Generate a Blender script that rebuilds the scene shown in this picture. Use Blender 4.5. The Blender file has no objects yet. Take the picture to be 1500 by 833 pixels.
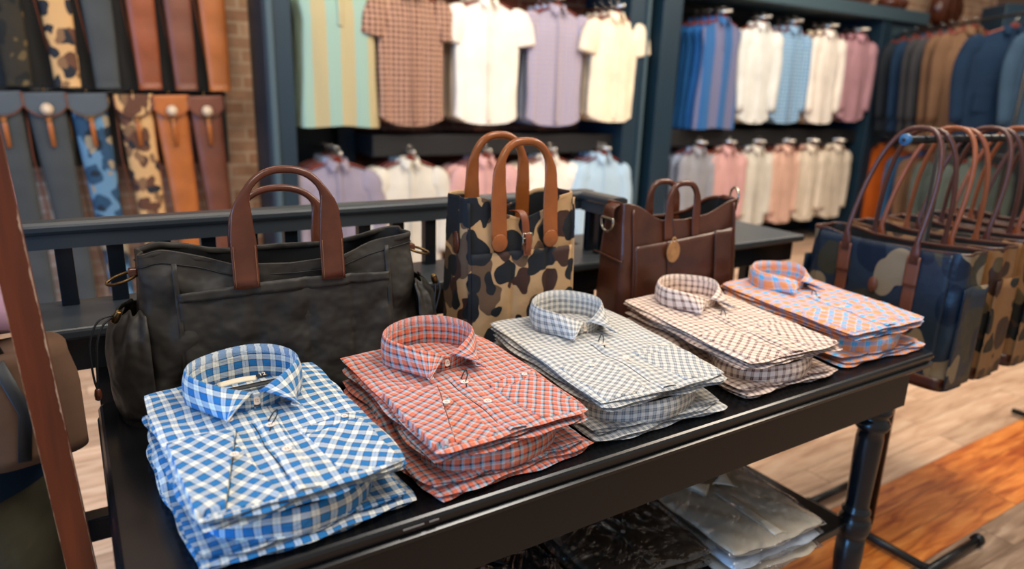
import bpy, math, random
from math import sin, cos, pi, radians as R, sqrt, exp
from mathutils import Vector, Matrix
random.seed(7)
col = bpy.context.scene.collection
CAMZ = 1.31

# ---------------------------------------------------------------- helpers
class MB:
    def __init__(s): s.v=[]; s.f=[]; s.uv={}; s.m=None
    def av(s,p,uv=None):
        s.v.append(tuple(p))
        if uv is not None: s.uv[len(s.v)-1]=uv
        return len(s.v)-1
    def grid(s,nu,nv,fn,closeu=False,closev=False,flip=False):
        idx=[[0]*(nv+1) for _ in range(nu+1)]
        for i in range(nu+1):
            for j in range(nv+1):
                if closeu and i==nu: idx[i][j]=idx[0][j]; continue
                if closev and j==nv: idx[i][j]=idx[i][0]; continue
                r=fn(i/nu,j/nv)
                idx[i][j]=s.av(r[:3], r[3] if len(r)>3 else None)
        for i in range(nu):
            for j in range(nv):
                q=(idx[i][j],idx[i+1][j],idx[i+1][j+1],idx[i][j+1])
                s.f.append(q[::-1] if flip else q)
        return idx
    def box(s,c,d,rz=0.0,bev=None,mat=None):
        x,y,z=[k/2 for k in d]; M=mat or Matrix.Rotation(rz,3,'Z')
        b=len(s.v)
        for sx,sy,sz in ((-1,-1,-1),(1,-1,-1),(1,1,-1),(-1,1,-1),(-1,-1,1),(1,-1,1),(1,1,1),(-1,1,1)):
            p=M@Vector((sx*x,sy*y,sz*z)); s.v.append((p.x+c[0],p.y+c[1],p.z+c[2]))
        for f in ((3,2,1,0),(4,5,6,7),(0,1,5,4),(1,2,6,5),(2,3,7,6),(3,0,4,7)): s.f.append(tuple(b+k for k in f))
        return s
    def tube(s,pts,r,n=10,cap=True,flat=None):
        pts=[Vector(p) for p in pts]; m=len(pts)
        rs=r if isinstance(r,(list,tuple)) else [r]*m
        T=[(pts[min(i+1,m-1)]-pts[max(i-1,0)]).normalized() for i in range(m)]
        up=Vector((0,0,1)) if abs(T[0].z)<.9 else Vector((0,1,0))
        N=(up-T[0]*up.dot(T[0])).normalized(); rings=[]
        for i in range(m):
            N=(N-T[i]*N.dot(T[i])).normalized(); B=T[i].cross(N); ring=[]
            for k in range(n):
                a=2*pi*k/n; p=pts[i]+(N*cos(a)+B*sin(a))*rs[i]; ring.append(s.av(p))
            rings.append(ring)
        for i in range(m-1):
            for k in range(n): s.f.append((rings[i][k],rings[i][(k+1)%n],rings[i+1][(k+1)%n],rings[i+1][k]))
        if cap: s.f.append(tuple(rings[0][::-1])); s.f.append(tuple(rings[-1]))
        return s
    def lathe(s,prof,c=(0,0,0),n=24,M=None):
        rings=[]
        for r,z in prof:
            ring=[]
            for k in range(n):
                a=2*pi*k/n; p=Vector((r*cos(a),r*sin(a),z))
                if M is not None: p=M@p
                ring.append(s.av((p.x+c[0],p.y+c[1],p.z+c[2])))
            rings.append(ring)
        for i in range(len(prof)-1):
            for k in range(n): s.f.append((rings[i][k],rings[i][(k+1)%n],rings[i+1][(k+1)%n],rings[i+1][k]))
        s.f.append(tuple(rings[0][::-1])); s.f.append(tuple(rings[-1]))
        return s
    def strap(s,pts,w,wd,t=.003,n=1):
        """flat strap along pts; w = half widths list or value, wd = width direction(s)"""
        pts=[Vector(p) for p in pts]; m=len(pts)
        ws=w if isinstance(w,(list,tuple)) else [w]*m
        wds=wd if isinstance(wd,list) else [wd]*m
        rings=[]
        for i in range(m):
            T=(pts[min(i+1,m-1)]-pts[max(i-1,0)]).normalized(); W=Vector(wds[i]).normalized()
            W=(W-T*W.dot(T)).normalized(); N=T.cross(W)
            ring=[]
            for a,b in ((-1,-.6),(-.9,-1),(.9,-1),(1,-.6),(1,.6),(.9,1),(-.9,1),(-1,.6)):
                ring.append(s.av(pts[i]+W*a*ws[i]+N*b*t/2))
            rings.append(ring)
        for i in range(m-1):
            for k in range(8): s.f.append((rings[i][k],rings[i][(k+1)%8],rings[i+1][(k+1)%8],rings[i+1][k]))
        s.f.append(tuple(rings[0][::-1])); s.f.append(tuple(rings[-1]))
        return s
    def build(s,name,mat,parent=None,smooth=True,bevel=0,solid=0,sub=0,angle=None):
        me=bpy.data.meshes.new(name); me.from_pydata(s.v,[],s.f)
        if s.uv:
            l=me.uv_layers.new(name='UVMap')
            for lp in me.loops:
                l.data[lp.index].uv=s.uv.get(lp.vertex_index,(0,0))
        me.materials.append(mat); me.update()
        if smooth:
            me.polygons.foreach_set('use_smooth',[True]*len(me.polygons))
        o=bpy.data.objects.new(name,me); col.objects.link(o)
        if parent: o.parent=parent
        if solid:
            m=o.modifiers.new('s','SOLIDIFY'); m.thickness=solid; m.offset=0
        if bevel:
            m=o.modifiers.new('b','BEVEL'); m.width=bevel; m.segments=2; m.limit_method='ANGLE'; m.angle_limit=R(40)
            if smooth: me.polygons.foreach_set('use_smooth',[False]*len(me.polygons))
        if sub:
            m=o.modifiers.new('u','SUBSURF'); m.levels=sub; m.render_levels=sub
        if angle and not bevel:
            try: me.set_sharp_from_angle(angle=R(angle))
            except Exception: pass
        return o
def tag(o,label=None,cat=None,group=None,kind=None):
    if label: o['label']=label
    if cat: o['category']=cat
    if group: o['group']=group
    if kind: o['kind']=kind
    return o
def thing(name,label,cat,loc=(0,0,0),rz=0,group=None,rx=0,ry=0):
    o=bpy.data.objects.new(name,None); col.objects.link(o); o.empty_display_size=.05
    o.location=loc; o.rotation_euler=(rx,ry,rz); return tag(o,label,cat,group)
def dup(o,parent=None):
    c=o.copy(); col.objects.link(c)
    if parent is not None: c.parent=parent
    for ch in list(o.children): dup(ch,c)
    return c
def sm(a,b,x):
    t=max(0,min(1,(x-a)/(b-a))); return t*t*(3-2*t)
def lerp(a,b,t): return a+(b-a)*t
def bez(p0,p1,p2,p3,n=12):
    p0,p1,p2,p3=map(Vector,(p0,p1,p2,p3)); out=[]
    for i in range(n+1):
        t=i/n; out.append(p0*(1-t)**3+p1*3*t*(1-t)**2+p2*3*t*t*(1-t)+p3*t**3)
    return out
def catmull(P,n=6):
    P=[Vector(p) for p in P]; out=[]
    for i in range(len(P)-1):
        a=P[max(i-1,0)];b=P[i];c=P[i+1];d=P[min(i+2,len(P)-1)]
        for k in range(n):
            t=k/n
            out.append(.5*((2*b)+(c-a)*t+(2*a-5*b+4*c-d)*t*t+(3*b-a-3*c+d)*t**3))
    out.append(P[-1]); return out

# ---------------------------------------------------------------- materials
def srgb(h):
    if isinstance(h,str):
        c=[int(h[i:i+2],16)/255 for i in (0,2,4)]
    else: c=h
    return tuple((x/12.92 if x<=.04045 else ((x+.055)/1.055)**2.4) for x in c)+(1,)
def newmat(name):
    m=bpy.data.materials.new(name); m.use_nodes=True; nt=m.node_tree
    return m,nt,nt.nodes['Principled BSDF']
def N(nt,t,**kw):
    n=nt.nodes.new(t)
    for k,v in kw.items():
        if hasattr(n,k) and not k.startswith('i_'): setattr(n,k,v)
    return n
def L(nt,a,b): nt.links.new(a,b)
def ramp(nt,stops,const=True):
    r=nt.nodes.new('ShaderNodeValToRGB'); r.color_ramp.interpolation='CONSTANT' if const else 'LINEAR'
    e=r.color_ramp.elements
    while len(e)<len(stops): e.new(.5)
    while len(e)>len(stops): e.remove(e[-1])
    for k,(p,c) in enumerate(stops): e[k].position=p
    for k,(p,c) in enumerate(stops): e[k].color=c if len(c)==4 else srgb(c)
    return r
def bump(nt,bs,scale,strength,dist=.002,detail=3,coord='Object',stretch=None):
    tc=N(nt,'ShaderNodeTexCoord'); nz=N(nt,'ShaderNodeTexNoise'); nz.inputs['Scale'].default_value=scale; nz.inputs['Detail'].default_value=detail
    if stretch:
        mp=N(nt,'ShaderNodeMapping'); mp.inputs['Scale'].default_value=stretch; L(nt,tc.outputs[coord],mp.inputs[0]); L(nt,mp.outputs[0],nz.inputs['Vector'])
    else: L(nt,tc.outputs[coord],nz.inputs['Vector'])
    b=N(nt,'ShaderNodeBump'); b.inputs['Strength'].default_value=strength; b.inputs['Distance'].default_value=dist
    L(nt,nz.outputs['Fac'],b.inputs['Height']); L(nt,b.outputs[0],bs.inputs['Normal']); return nz
def plain(name,c,rough=.6,metal=0,spec=.5,noise=0,nscale=20,bs_=0,bscale=60,bd=.002,coat=0,sheen=0,stretch=None):
    m,nt,b=newmat(name); c=srgb(c)
    b.inputs['Base Color'].default_value=c; b.inputs['Roughness'].default_value=rough; b.inputs['Metallic'].default_value=metal
    b.inputs['Specular IOR Level'].default_value=spec
    if coat: b.inputs['Coat Weight'].default_value=coat; b.inputs['Coat Roughness'].default_value=.08
    if sheen: b.inputs['Sheen Weight'].default_value=sheen
    if noise:
        tc=N(nt,'ShaderNodeTexCoord'); nz=N(nt,'ShaderNodeTexNoise'); nz.inputs['Scale'].default_value=nscale; nz.inputs['Detail'].default_value=5
        if stretch:
            mp=N(nt,'ShaderNodeMapping'); mp.inputs['Scale'].default_value=stretch; L(nt,tc.outputs['Object'],mp.inputs[0]); L(nt,mp.outputs[0],nz.inputs['Vector'])
        else: L(nt,tc.outputs['Object'],nz.inputs['Vector'])
        lo=tuple(x*(1-noise) for x in c[:3])+(1,); hi=tuple(min(1,x*(1+noise)) for x in c[:3])+(1,)
        r=ramp(nt,[(.3,lo),(.7,hi)],False); L(nt,nz.outputs['Fac'],r.inputs[0]); L(nt,r.outputs[0],b.inputs['Base Color'])
    if bs_: bump(nt,b,bscale,bs_,bd)
    return m
def plaid(name,pu,su,pv=None,sv=None,rough=.85,bumps=.5,gain=1.0,emph=.5):
    """su/sv: colour stops across one repeat (warp / weft); woven average of both"""
    pv=pv or pu; sv=sv or su
    m,nt,b=newmat(name); b.inputs['Roughness'].default_value=rough; b.inputs['Specular IOR Level'].default_value=.25
    b.inputs['Sheen Weight'].default_value=.15
    uv=N(nt,'ShaderNodeTexCoord'); nz=N(nt,'ShaderNodeTexNoise'); nz.inputs['Scale'].default_value=14; nz.inputs['Detail'].default_value=2
    L(nt,uv.outputs['UV'],nz.inputs['Vector'])
    sub=N(nt,'ShaderNodeVectorMath',operation='SUBTRACT'); sub.inputs[1].default_value=(.5,.5,.5); L(nt,nz.outputs['Color'],sub.inputs[0])
    sc=N(nt,'ShaderNodeVectorMath',operation='SCALE'); sc.inputs['Scale'].default_value=.010; L(nt,sub.outputs[0],sc.inputs[0])
    ad=N(nt,'ShaderNodeVectorMath',operation='ADD'); L(nt,uv.outputs['UV'],ad.inputs[0]); L(nt,sc.outputs[0],ad.inputs[1])
    sp=N(nt,'ShaderNodeSeparateXYZ'); L(nt,ad.outputs[0],sp.inputs[0])
    outs=[]
    for o,p,st in ((sp.outputs[0],pu,su),(sp.outputs[1],pv,sv)):
        d=N(nt,'ShaderNodeMath',operation='DIVIDE'); d.inputs[1].default_value=p; L(nt,o,d.inputs[0])
        f=N(nt,'ShaderNodeMath',operation='FRACT'); L(nt,d.outputs[0],f.inputs[0])
        r=ramp(nt,st); L(nt,f.outputs[0],r.inputs[0]); outs.append(r.outputs[0])
    mx=N(nt,'ShaderNodeMix',data_type='RGBA'); mx.inputs[0].default_value=emph
    L(nt,outs[0],mx.inputs[6]); L(nt,outs[1],mx.inputs[7])
    fn=N(nt,'ShaderNodeTexNoise'); fn.inputs['Scale'].default_value=900; fn.inputs['Detail'].default_value=1; L(nt,uv.outputs['UV'],fn.inputs['Vector'])
    rr=ramp(nt,[(.3,(.84,.84,.84,1)),(.7,(1,1,1,1))],False); L(nt,fn.outputs['Fac'],rr.inputs[0])
    mm=N(nt,'ShaderNodeMix',data_type='RGBA',blend_type='MULTIPLY'); mm.inputs[0].default_value=1
    L(nt,mx.outputs[2],mm.inputs[6]); L(nt,rr.outputs[0],mm.inputs[7]); L(nt,mm.outputs[2],b.inputs['Base Color'])
    nz2=bump(nt,b,34,bumps,.006,3,'Object',(1,1,2)); nz2.inputs['Distortion'].default_value=1.2
    return m
def camo(name,cols,scale=14,rough=.75,seed=0,base=None,warp=.03):
    m,nt,b=newmat(name); b.inputs['Roughness'].default_value=rough; b.inputs['Specular IOR Level'].default_value=.3
    tc=N(nt,'ShaderNodeTexCoord'); prev=None
    nz=N(nt,'ShaderNodeTexNoise'); nz.inputs['Scale'].default_value=scale*1.1; nz.inputs['Detail'].default_value=1; L(nt,tc.outputs['Object'],nz.inputs['Vector'])
    sub=N(nt,'ShaderNodeVectorMath',operation='SUBTRACT'); sub.inputs[1].default_value=(.5,.5,.5); L(nt,nz.outputs['Color'],sub.inputs[0])
    sc=N(nt,'ShaderNodeVectorMath',operation='SCALE'); sc.inputs['Scale'].default_value=warp*2.2; L(nt,sub.outputs[0],sc.inputs[0])
    ad=N(nt,'ShaderNodeVectorMath',operation='ADD'); L(nt,tc.outputs['Object'],ad.inputs[0]); L(nt,sc.outputs[0],ad.inputs[1])
    for k,(c,th,sx) in enumerate(cols):
        if k==0:
            rgb=N(nt,'ShaderNodeRGB'); rgb.outputs[0].default_value=srgb(c); prev=rgb.outputs[0]; continue
        mp=N(nt,'ShaderNodeMapping'); mp.inputs['Location'].default_value=(seed+k*7.3,k*3.1,k*1.7+seed); mp.inputs['Scale'].default_value=(sx,sx,.75*sx)
        L(nt,ad.outputs[0],mp.inputs[0])
        v=N(nt,'ShaderNodeTexVoronoi',feature='SMOOTH_F1'); v.inputs['Scale'].default_value=scale; v.inputs['Smoothness'].default_value=.12; v.inputs['Randomness'].default_value=.85
        L(nt,mp.outputs[0],v.inputs['Vector'])
        lt=N(nt,'ShaderNodeMath',operation='LESS_THAN'); lt.inputs[1].default_value=th; L(nt,v.outputs['Distance'],lt.inputs[0])
        mx=N(nt,'ShaderNodeMix',data_type='RGBA'); L(nt,lt.outputs[0],mx.inputs[0]); L(nt,prev,mx.inputs[6]); mx.inputs[7].default_value=srgb(c); prev=mx.outputs[2]
    L(nt,prev,b.inputs['Base Color']); bump(nt,b,30,.5,.004,3)
    return m
def leather(name,c,rough=.38,dark=.5):
    m,nt,b=newmat(name); c=srgb(c); tc=N(nt,'ShaderNodeTexCoord')
    nz=N(nt,'ShaderNodeTexNoise'); nz.inputs['Scale'].default_value=9; nz.inputs['Detail'].default_value=6; L(nt,tc.outputs['Object'],nz.inputs['Vector'])
    r=ramp(nt,[(.3,tuple(x*dark for x in c[:3])+(1,)),(.68,c)],False); L(nt,nz.outputs['Fac'],r.inputs[0]); L(nt,r.outputs[0],b.inputs['Base Color'])
    b.inputs['Roughness'].default_value=rough; b.inputs['Specular IOR Level'].default_value=.5
    bump(nt,b,45,.35,.003,6); return m
M={}
BLK=plain('black_paint','0c0d0f',.22,noise=.3,nscale=6,bs_=.06,bscale=12,spec=.6)
M['tablepaint']=BLK
M['frontpaint']=plain('apron_paint','15110f',.42,spec=.4)
M['wornedge']=plain('worn_edge','8a8580',.4)
M['navypaint']=plain('navy_black_paint','0d1318',.24,noise=.2,nscale=8)
M['ledgepaint']=plain('ledge_paint','353a3d',.36)
M['teal']=plain('teal_paint','0e2937',.5,noise=.15,nscale=3)
M['tealgrey']=plain('teal_grey_paint','3c5058',.55)
M['darkpanel']=plain('dark_panel','0d0e10',.6)
M['wax']=plain('waxed_canvas','2e2a25',.52,noise=.35,nscale=9,bs_=1.0,bscale=9,bd=.03,spec=.35)
M['waxin']=plain('dark_lining','100f0e',.8)
M['brownleather']=leather('handle_leather','653420',.27,.4)
M['tanleather']=leather('tan_leather','a05826',.27,.55)
M['caseleather']=leather('brown_bag_leather','59301f',.3,.38)
M['rustleather']=leather('rust_leather','8c4622',.45,.7)
M['orangeleather']=leather('orange_leather','b0632a',.45,.75)
M['redleather']=leather('reddish_leather','74402a',.5,.7)
M['brass']=plain('antique_brass','6d5637',.3,metal=1)
M['nickel']=plain('nickel','b9b2a2',.22,metal=1)
M['thread']=plain('thread','8a5a35',.7)
M['cord']=plain('black_cord','0e1013',.5)
M['tagwood']=plain('tag_tan','b5824e',.6,noise=.15,nscale=60)
M['tagmark']=plain('tag_mark','8a5c34',.6)
M['button']=plain('shell_button','efdccb',.28)
M['hole']=plain('button_hole','3a2d22',.6)
M['labelblack']=plain('label_black','0c0c0c',.5)
M['labelcream']=plain('label_cream','d8ccb4',.7)
M['wood']=plain('reddish_wood','642a11',.34,noise=.4,nscale=5,stretch=(8,8,.6))
M['woodedge']=plain('chipped_edge','c29a78',.6)
M['hangwood']=plain('hanger_wood','6e2413',.35)
M['chrome']=plain('chrome','d8d2c8',.15,metal=1)
M['gunpipe']=plain('black_pipe','0c0d0f',.35)
M['bluecap']=plain('pipe_end_blue','2b5f86',.35)
M['skin']=plain('skin','b98770',.5)
M['hair']=plain('hair','2a1c14',.6)

W='f2efe6'
PL={}
# blue: blue block / white block with thin dark lines
PL['blue']=plaid('plaid_blue',.0205,[(0,'1a6ea8'),(.46,'16304a'),(.52,'e8e6dc'),(.70,'9dc0d0'),(.74,'e8e6dc'),(.94,'16304a')],.0205,[(0,'2878b4'),(.46,'1c2c3c'),(.52,'ece6d6'),(.72,'c0d0d0'),(.76,'ece6d6'),(.94,'1c2c3c')])
PL['red']=plaid('plaid_red',.0135,[(0,'dc5f42'),(.32,'e8a48c'),(.42,'93b6c8'),(.64,'3c3a44'),(.86,'dc5f42')],.0150,[(0,'e88460'),(.36,'e8c8b4'),(.5,'9ab8c6'),(.70,'504a50'),(.92,'e88460')])
PL['white']=plaid('plaid_grey',.0125,[(0,'dcd8ce'),(.40,'66788a'),(.62,'b4bac0'),(.70,'66788a'),(.88,'dcd8ce')],.0125,[(0,'e0dace'),(.42,'83796e'),(.66,'c4bcb0'),(.72,'83796e'),(.9,'e0dace')])
PL['brown']=plaid('plaid_brown',.0150,[(0,'f0d9c8'),(.44,'3c161c'),(.60,'d8b4a0'),(.66,'2a1830'),(.80,'f0d9c8')],.0150,[(0,'f0d6c0'),(.46,'5a2018'),(.62,'dcb89c'),(.66,'5a2018'),(.80,'f0d6c0')])
PL['orange']=plaid('plaid_orange',.0290,[(0,'f09054'),(.56,'48b0ec'),(.72,'a8d0e0'),(.76,'48b0ec'),(.92,'f0c4a0')],.0290,[(0,'f2a06c'),(.50,'d8ccc0'),(.56,'58b8ee'),(.90,'f4d0b4')])

# ---------------------------------------------------------------- camera
cam=bpy.data.cameras.new('camera'); co=bpy.data.objects.new('camera',cam); col.objects.link(co)
pit,roll,yaw=.2713987,.0322886,.5714208
F=Vector((sin(yaw)*cos(pit),cos(yaw)*cos(pit),-sin(pit))); r0=Vector((cos(yaw),-sin(yaw),0)); u0=r0.cross(F)
rr=cos(roll)*r0+sin(roll)*u0; uu=-sin(roll)*r0+cos(roll)*u0
mw=Matrix(((rr.x,uu.x,-F.x,0),(rr.y,uu.y,-F.y,0),(rr.z,uu.z,-F.z,CAMZ),(0,0,0,1)))
co.matrix_world=mw
cam.sensor_width=36; cam.lens=1014/1500*36; cam.clip_start=.05
cam.dof.use_dof=True; cam.dof.focus_distance=1.15; cam.dof.aperture_fstop=2.2
bpy.context.scene.camera=co
sc=bpy.context.scene
sc.view_settings.view_transform='Standard'; sc.view_settings.look='None'; sc.view_settings.exposure=0.0

# ---------------------------------------------------------------- setting
def floor_mat():
    m,nt,b=newmat('plank_floor'); tc=N(nt,'ShaderNodeTexCoord'); sp=N(nt,'ShaderNodeSeparateXYZ'); L(nt,tc.outputs['Object'],sp.inputs[0])
    # rows along x, width .11
    def math(op,a,bv=None):
        n=N(nt,'ShaderNodeMath',operation=op)
        if isinstance(a,(int,float)): n.inputs[0].default_value=a
        else: L(nt,a,n.inputs[0])
        if bv is not None:
            if isinstance(bv,(int,float)): n.inputs[1].default_value=bv
            else: L(nt,bv,n.inputs[1])
        return n.outputs[0]
    row=math('FLOOR',math('DIVIDE',sp.outputs[1],.102)); fy=math('FRACT',math('DIVIDE',sp.outputs[1],.102))
    sh=math('MULTIPLY',math('FRACT',math('MULTIPLY',row,.618)),2.0)
    xx=math('DIVIDE',math('ADD',sp.outputs[0],sh),1.5); pk=math('FLOOR',xx); fx=math('FRACT',xx)
    cx=N(nt,'ShaderNodeCombineXYZ'); L(nt,row,cx.inputs[0]); L(nt,pk,cx.inputs[1])
    wn=N(nt,'ShaderNodeTexWhiteNoise',noise_dimensions='3D'); L(nt,cx.outputs[0],wn.inputs['Vector'])
    # grain
    mp=N(nt,'ShaderNodeMapping'); mp.inputs['Scale'].default_value=(1.6,11,1); L(nt,tc.outputs['Object'],mp.inputs[0])
    off=N(nt,'ShaderNodeVectorMath',operation='ADD'); L(nt,mp.outputs[0],off.inputs[0]); L(nt,wn.outputs['Color'],off.inputs[1])
    g=N(nt,'ShaderNodeTexNoise'); g.inputs['Scale'].default_value=3; g.inputs['Detail'].default_value=5; g.inputs['Distortion'].default_value=.6; L(nt,off.outputs[0],g.inputs['Vector'])
    light=ramp(nt,[(.3,'b08c70'),(.5,'cda98c'),(.7,'dcbea2')],False); L(nt,g.outputs['Fac'],light.inputs[0])
    org=ramp(nt,[(.33,'a34a14'),(.5,'d67a30'),(.68,'f09a4a')],False); L(nt,g.outputs['Fac'],org.inputs[0])
    gry=ramp(nt,[(.3,'7c6048'),(.5,'a08268'),(.7,'c2a488')],False); L(nt,g.outputs['Fac'],gry.inputs[0])
    # worn region between y .79 and 1.15 is bare orange boards with ragged plank ends
    rag=math('MULTIPLY',wn.outputs['Value'],.0)
    a=math('MULTIPLY',math('GREATER_THAN',row,7.5),math('LESS_THAN',row,10.5))
    xlim=math('ADD',1.0,math('MULTIPLY',math('FRACT',math('MULTIPLY',row,.37)),.5)); a=math('MULTIPLY',a,math('GREATER_THAN',sp.outputs[0],xlim))
    gg=math('LESS_THAN',row,7.5)
    m1=N(nt,'ShaderNodeMix',data_type='RGBA'); L(nt,gg,m1.inputs[0]); L(nt,light.outputs[0],m1.inputs[6]); L(nt,gry.outputs[0],m1.inputs[7])
    m2=N(nt,'ShaderNodeMix',data_type='RGBA'); L(nt,a,m2.inputs[0]); L(nt,m1.outputs[2],m2.inputs[6]); L(nt,org.outputs[0],m2.inputs[7])
    edge=math('MAXIMUM',math('LESS_THAN',fy,.03),math('LESS_THAN',fx,.003))
    hv=N(nt,'ShaderNodeHueSaturation'); L(nt,m2.outputs[2],hv.inputs['Color']); L(nt,math('ADD',.8,math('MULTIPLY',wn.outputs['Value'],.35)),hv.inputs['Value'])
    m3=N(nt,'ShaderNodeMix',data_type='RGBA'); L(nt,math('MULTIPLY',edge,.6),m3.inputs[0]); L(nt,hv.outputs[0],m3.inputs[6]); m3.inputs[7].default_value=srgb('4a2c18')
    L(nt,m3.outputs[2],b.inputs['Base Color']); b.inputs['Roughness'].default_value=.42; b.inputs['Specular IOR Level'].default_value=.35
    return m
def brick_mat(name,c1,c2,mort,scale=1.0):
    m,nt,b=newmat(name); tc=N(nt,'ShaderNodeTexCoord'); sp=N(nt,'ShaderNodeSeparateXYZ'); L(nt,tc.outputs['Object'],sp.inputs[0])
    cx=N(nt,'ShaderNodeCombineXYZ'); ad=N(nt,'ShaderNodeMath',operation='ADD'); L(nt,sp.outputs[0],ad.inputs[0]); L(nt,sp.outputs[1],ad.inputs[1]); L(nt,ad.outputs[0],cx.inputs[0]); L(nt,sp.outputs[2],cx.inputs[1])
    br=N(nt,'ShaderNodeTexBrick'); br.inputs['Scale'].default_value=1; br.inputs['Brick Width'].default_value=.21; br.inputs['Row Height'].default_value=.075; br.inputs['Mortar Size'].default_value=.008
    br.inputs['Color1'].default_value=srgb(c1); br.inputs['Color2'].default_value=srgb(c2); br.inputs['Mortar'].default_value=srgb(mort); L(nt,cx.outputs[0],br.inputs['Vector'])
    nz=N(nt,'ShaderNodeTexNoise'); nz.inputs['Scale'].default_value=5; nz.inputs['Detail'].default_value=6; L(nt,tc.outputs['Object'],nz.inputs['Vector'])
    r=ramp(nt,[(.3,(.5,.45,.42,1)),(.7,(1.15,1.1,1.05,1))],False); L(nt,nz.outputs['Fac'],r.inputs[0])
    mm=N(nt,'ShaderNodeMix',data_type='RGBA',blend_type='MULTIPLY'); mm.inputs[0].default_value=1; L(nt,br.outputs['Color'],mm.inputs[6]); L(nt,r.outputs[0],mm.inputs[7]); L(nt,mm.outputs[2],b.inputs['Base Color'])
    b.inputs['Roughness'].default_value=.9
    bp=N(nt,'ShaderNodeBump'); bp.inputs['Strength'].default_value=.6; bp.inputs['Distance'].default_value=.01; L(nt,br.outputs['Fac'],bp.inputs['Height']); bp.invert=True; L(nt,bp.outputs[0],b.inputs['Normal'])
    return m
def struct(name,mb,m,**k):
    o=mb.build(name,m,smooth=False,**k); o['kind']='structure'; return o
struct('floor',MB().box((3.5,1.5,-.05),(13,8,.1)),floor_mat())
struct('wall_back',MB().box((3.5,4.62,1.7),(13,.2,3.4)),brick_mat('tan_brick','d6b294','b98c6e','dfc6aa'))
struct('wall_right',MB().box((9.9,1.5,1.7),(.2,8,3.4)),plain('dim_wall','6f5848',.9))
struct('wall_infill',MB().box((2.55,4.50,1.7),(1.96,.04,3.4)),brick_mat('red_brick','8c4a30','6a3524','9a765e'))

# ---------------------------------------------------------------- display table
def rounded_slab(mb,x0,x1,y0,y1,zt,t,r=.012,lip=.006):
    """table top with an ogee-like edge: stacked outlines"""
    prof=[(-.010,0),(-.010,-.0),(0,0),(.004,-.002),(.007,-.006),(.007,-.012),(.002,-.016),(.002,-.020),(.010,-.024),(.010,-t+.004),(.006,-t),(-.02,-t)]
    def ring(off,z):
        out=[]
        xa,xb,ya,yb=x0-off,x1+off,y0-off,y1+off; rad=r+max(off,0)
        for cx,cy,a0 in ((xb-rad,yb-rad,0),(xa+rad,yb-rad,90),(xa+rad,ya+rad,180),(xb-rad,ya+rad,270)):
            for k in range(5):
                a=R(a0+k*22.5); out.append(mb.av((cx+rad*cos(a),cy+rad*sin(a),zt+z)))
        return out
    rings=[ring(o,z) for o,z in prof[1:]]
    n=len(rings[0])
    for a,b in zip(rings,rings[1:]):
        for k in range(n): mb.f.append((a[k],b[k],b[(k+1)%n],a[(k+1)%n]))
    mb.f.append(tuple(rings[0])); mb.f.append(tuple(rings[-1][::-1]))
    return mb
TZ=.76
tb=thing('display_table','glossy black display table with turned legs, carrying the folded shirts','table',(0,0,0))
rounded_slab(MB(),0,1.645,.742,1.32,TZ,.034).build('tabletop',M['tablepaint'],tb,smooth=True,angle=25)
ap=MB(); ap.box((.82,.772,TZ-.034-.05),(1.56,.022,.10)); ap.build('front_apron',M['frontpaint'],tb,smooth=False)
MB().box((.82,1.29,TZ-.034-.05),(1.56,.022,.10)).build('rear_apron',M['frontpaint'],tb,smooth=False)
for x in (.035,1.60): MB().box((x,1.02,TZ-.034-.05),(.022,.50,.10)).build('side_apron',M['frontpaint'],tb,smooth=False)
legp=[(.030,0),(.034,.02),(.034,.06),(.024,.075),(.03,.10),(.030,.16),(.033,.20),(.033,.262),(.029,.266),(.034,.272),(.039,.285),(.040,.30),(.037,.318),(.030,.328),(.034,.334),(.034,.340),(.028,.346),(.027,.36),(.029,.43),(.031,.50),(.031,.535),(.029,.555),(.036,.562),(.040,.570),(.040,.578),(.034,.588),(.030,.593),(.037,.602),(.040,.610),(.036,.620),(.031,.626),(.036,.632),(.038,.640),(.038,.648)]
for x in (.05,1.555):
    for y in (.803,1.265):
        l=MB().lathe(legp,(x,y,0),28); l.build('leg',M['navypaint'],tb)
        MB().box((x,y,.69),(.064,.064,.092)).build('leg_block',M['navypaint'],tb,smooth=False,bevel=.003)
MB().box((.80,1.03,.30),(1.46,.46,.022)).build('lower_shelf',M['tablepaint'],tb,smooth=False,bevel=.003)
# worn bright patches on the front moulding
for x,w in ((.33,.03),(.36,.014)):
    MB().box((x,.7345,TZ-.009),(w,.0012,.0022)).build('paint_chip',M['wornedge'],tb,smooth=False)

# ---------------------------------------------------------------- counter with gallery rail behind the table
LZ=CAMZ-.431
cn=thing('railed_counter','black counter with balustrade gallery rail standing right behind the display table','counter',(0,0,0))
lm=MB()
def prism(mb,poly,z0,z1):
    b=len(mb.v); n=len(poly)
    for z in (z0,z1):
        for p in poly: mb.v.append((p[0],p[1],z))
    mb.f.append(tuple(b+k for k in range(n))[::-1]); mb.f.append(tuple(b+n+k for k in range(n)))
    for k in range(n): mb.f.append((b+k,b+(k+1)%n,b+n+(k+1)%n,b+n+k))
    return mb
prism(lm,[(-.11,1.395),(2.06,1.395),(2.06,1.72),(1.26,1.72),(1.26,1.60),(-.11,1.60)],LZ-.022,LZ).build('countertop',M['ledgepaint'],cn,smooth=False,bevel=.006)
MB().box((.97,1.425,LZ-.054),(2.10,.03,.062)).build('apron',M['navypaint'],cn,smooth=False,bevel=.002)
MB().box((2.0,1.57,LZ-.054),(.03,.26,.062)).build('apron',M['navypaint'],cn,smooth=False)
MB().box((.97,1.44,.455),(2.10,.04,.05)).build('bottom_rail',M['navypaint'],cn,smooth=False,bevel=.003)
xs=[-.075+.095*k for k in range(22)]
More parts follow.
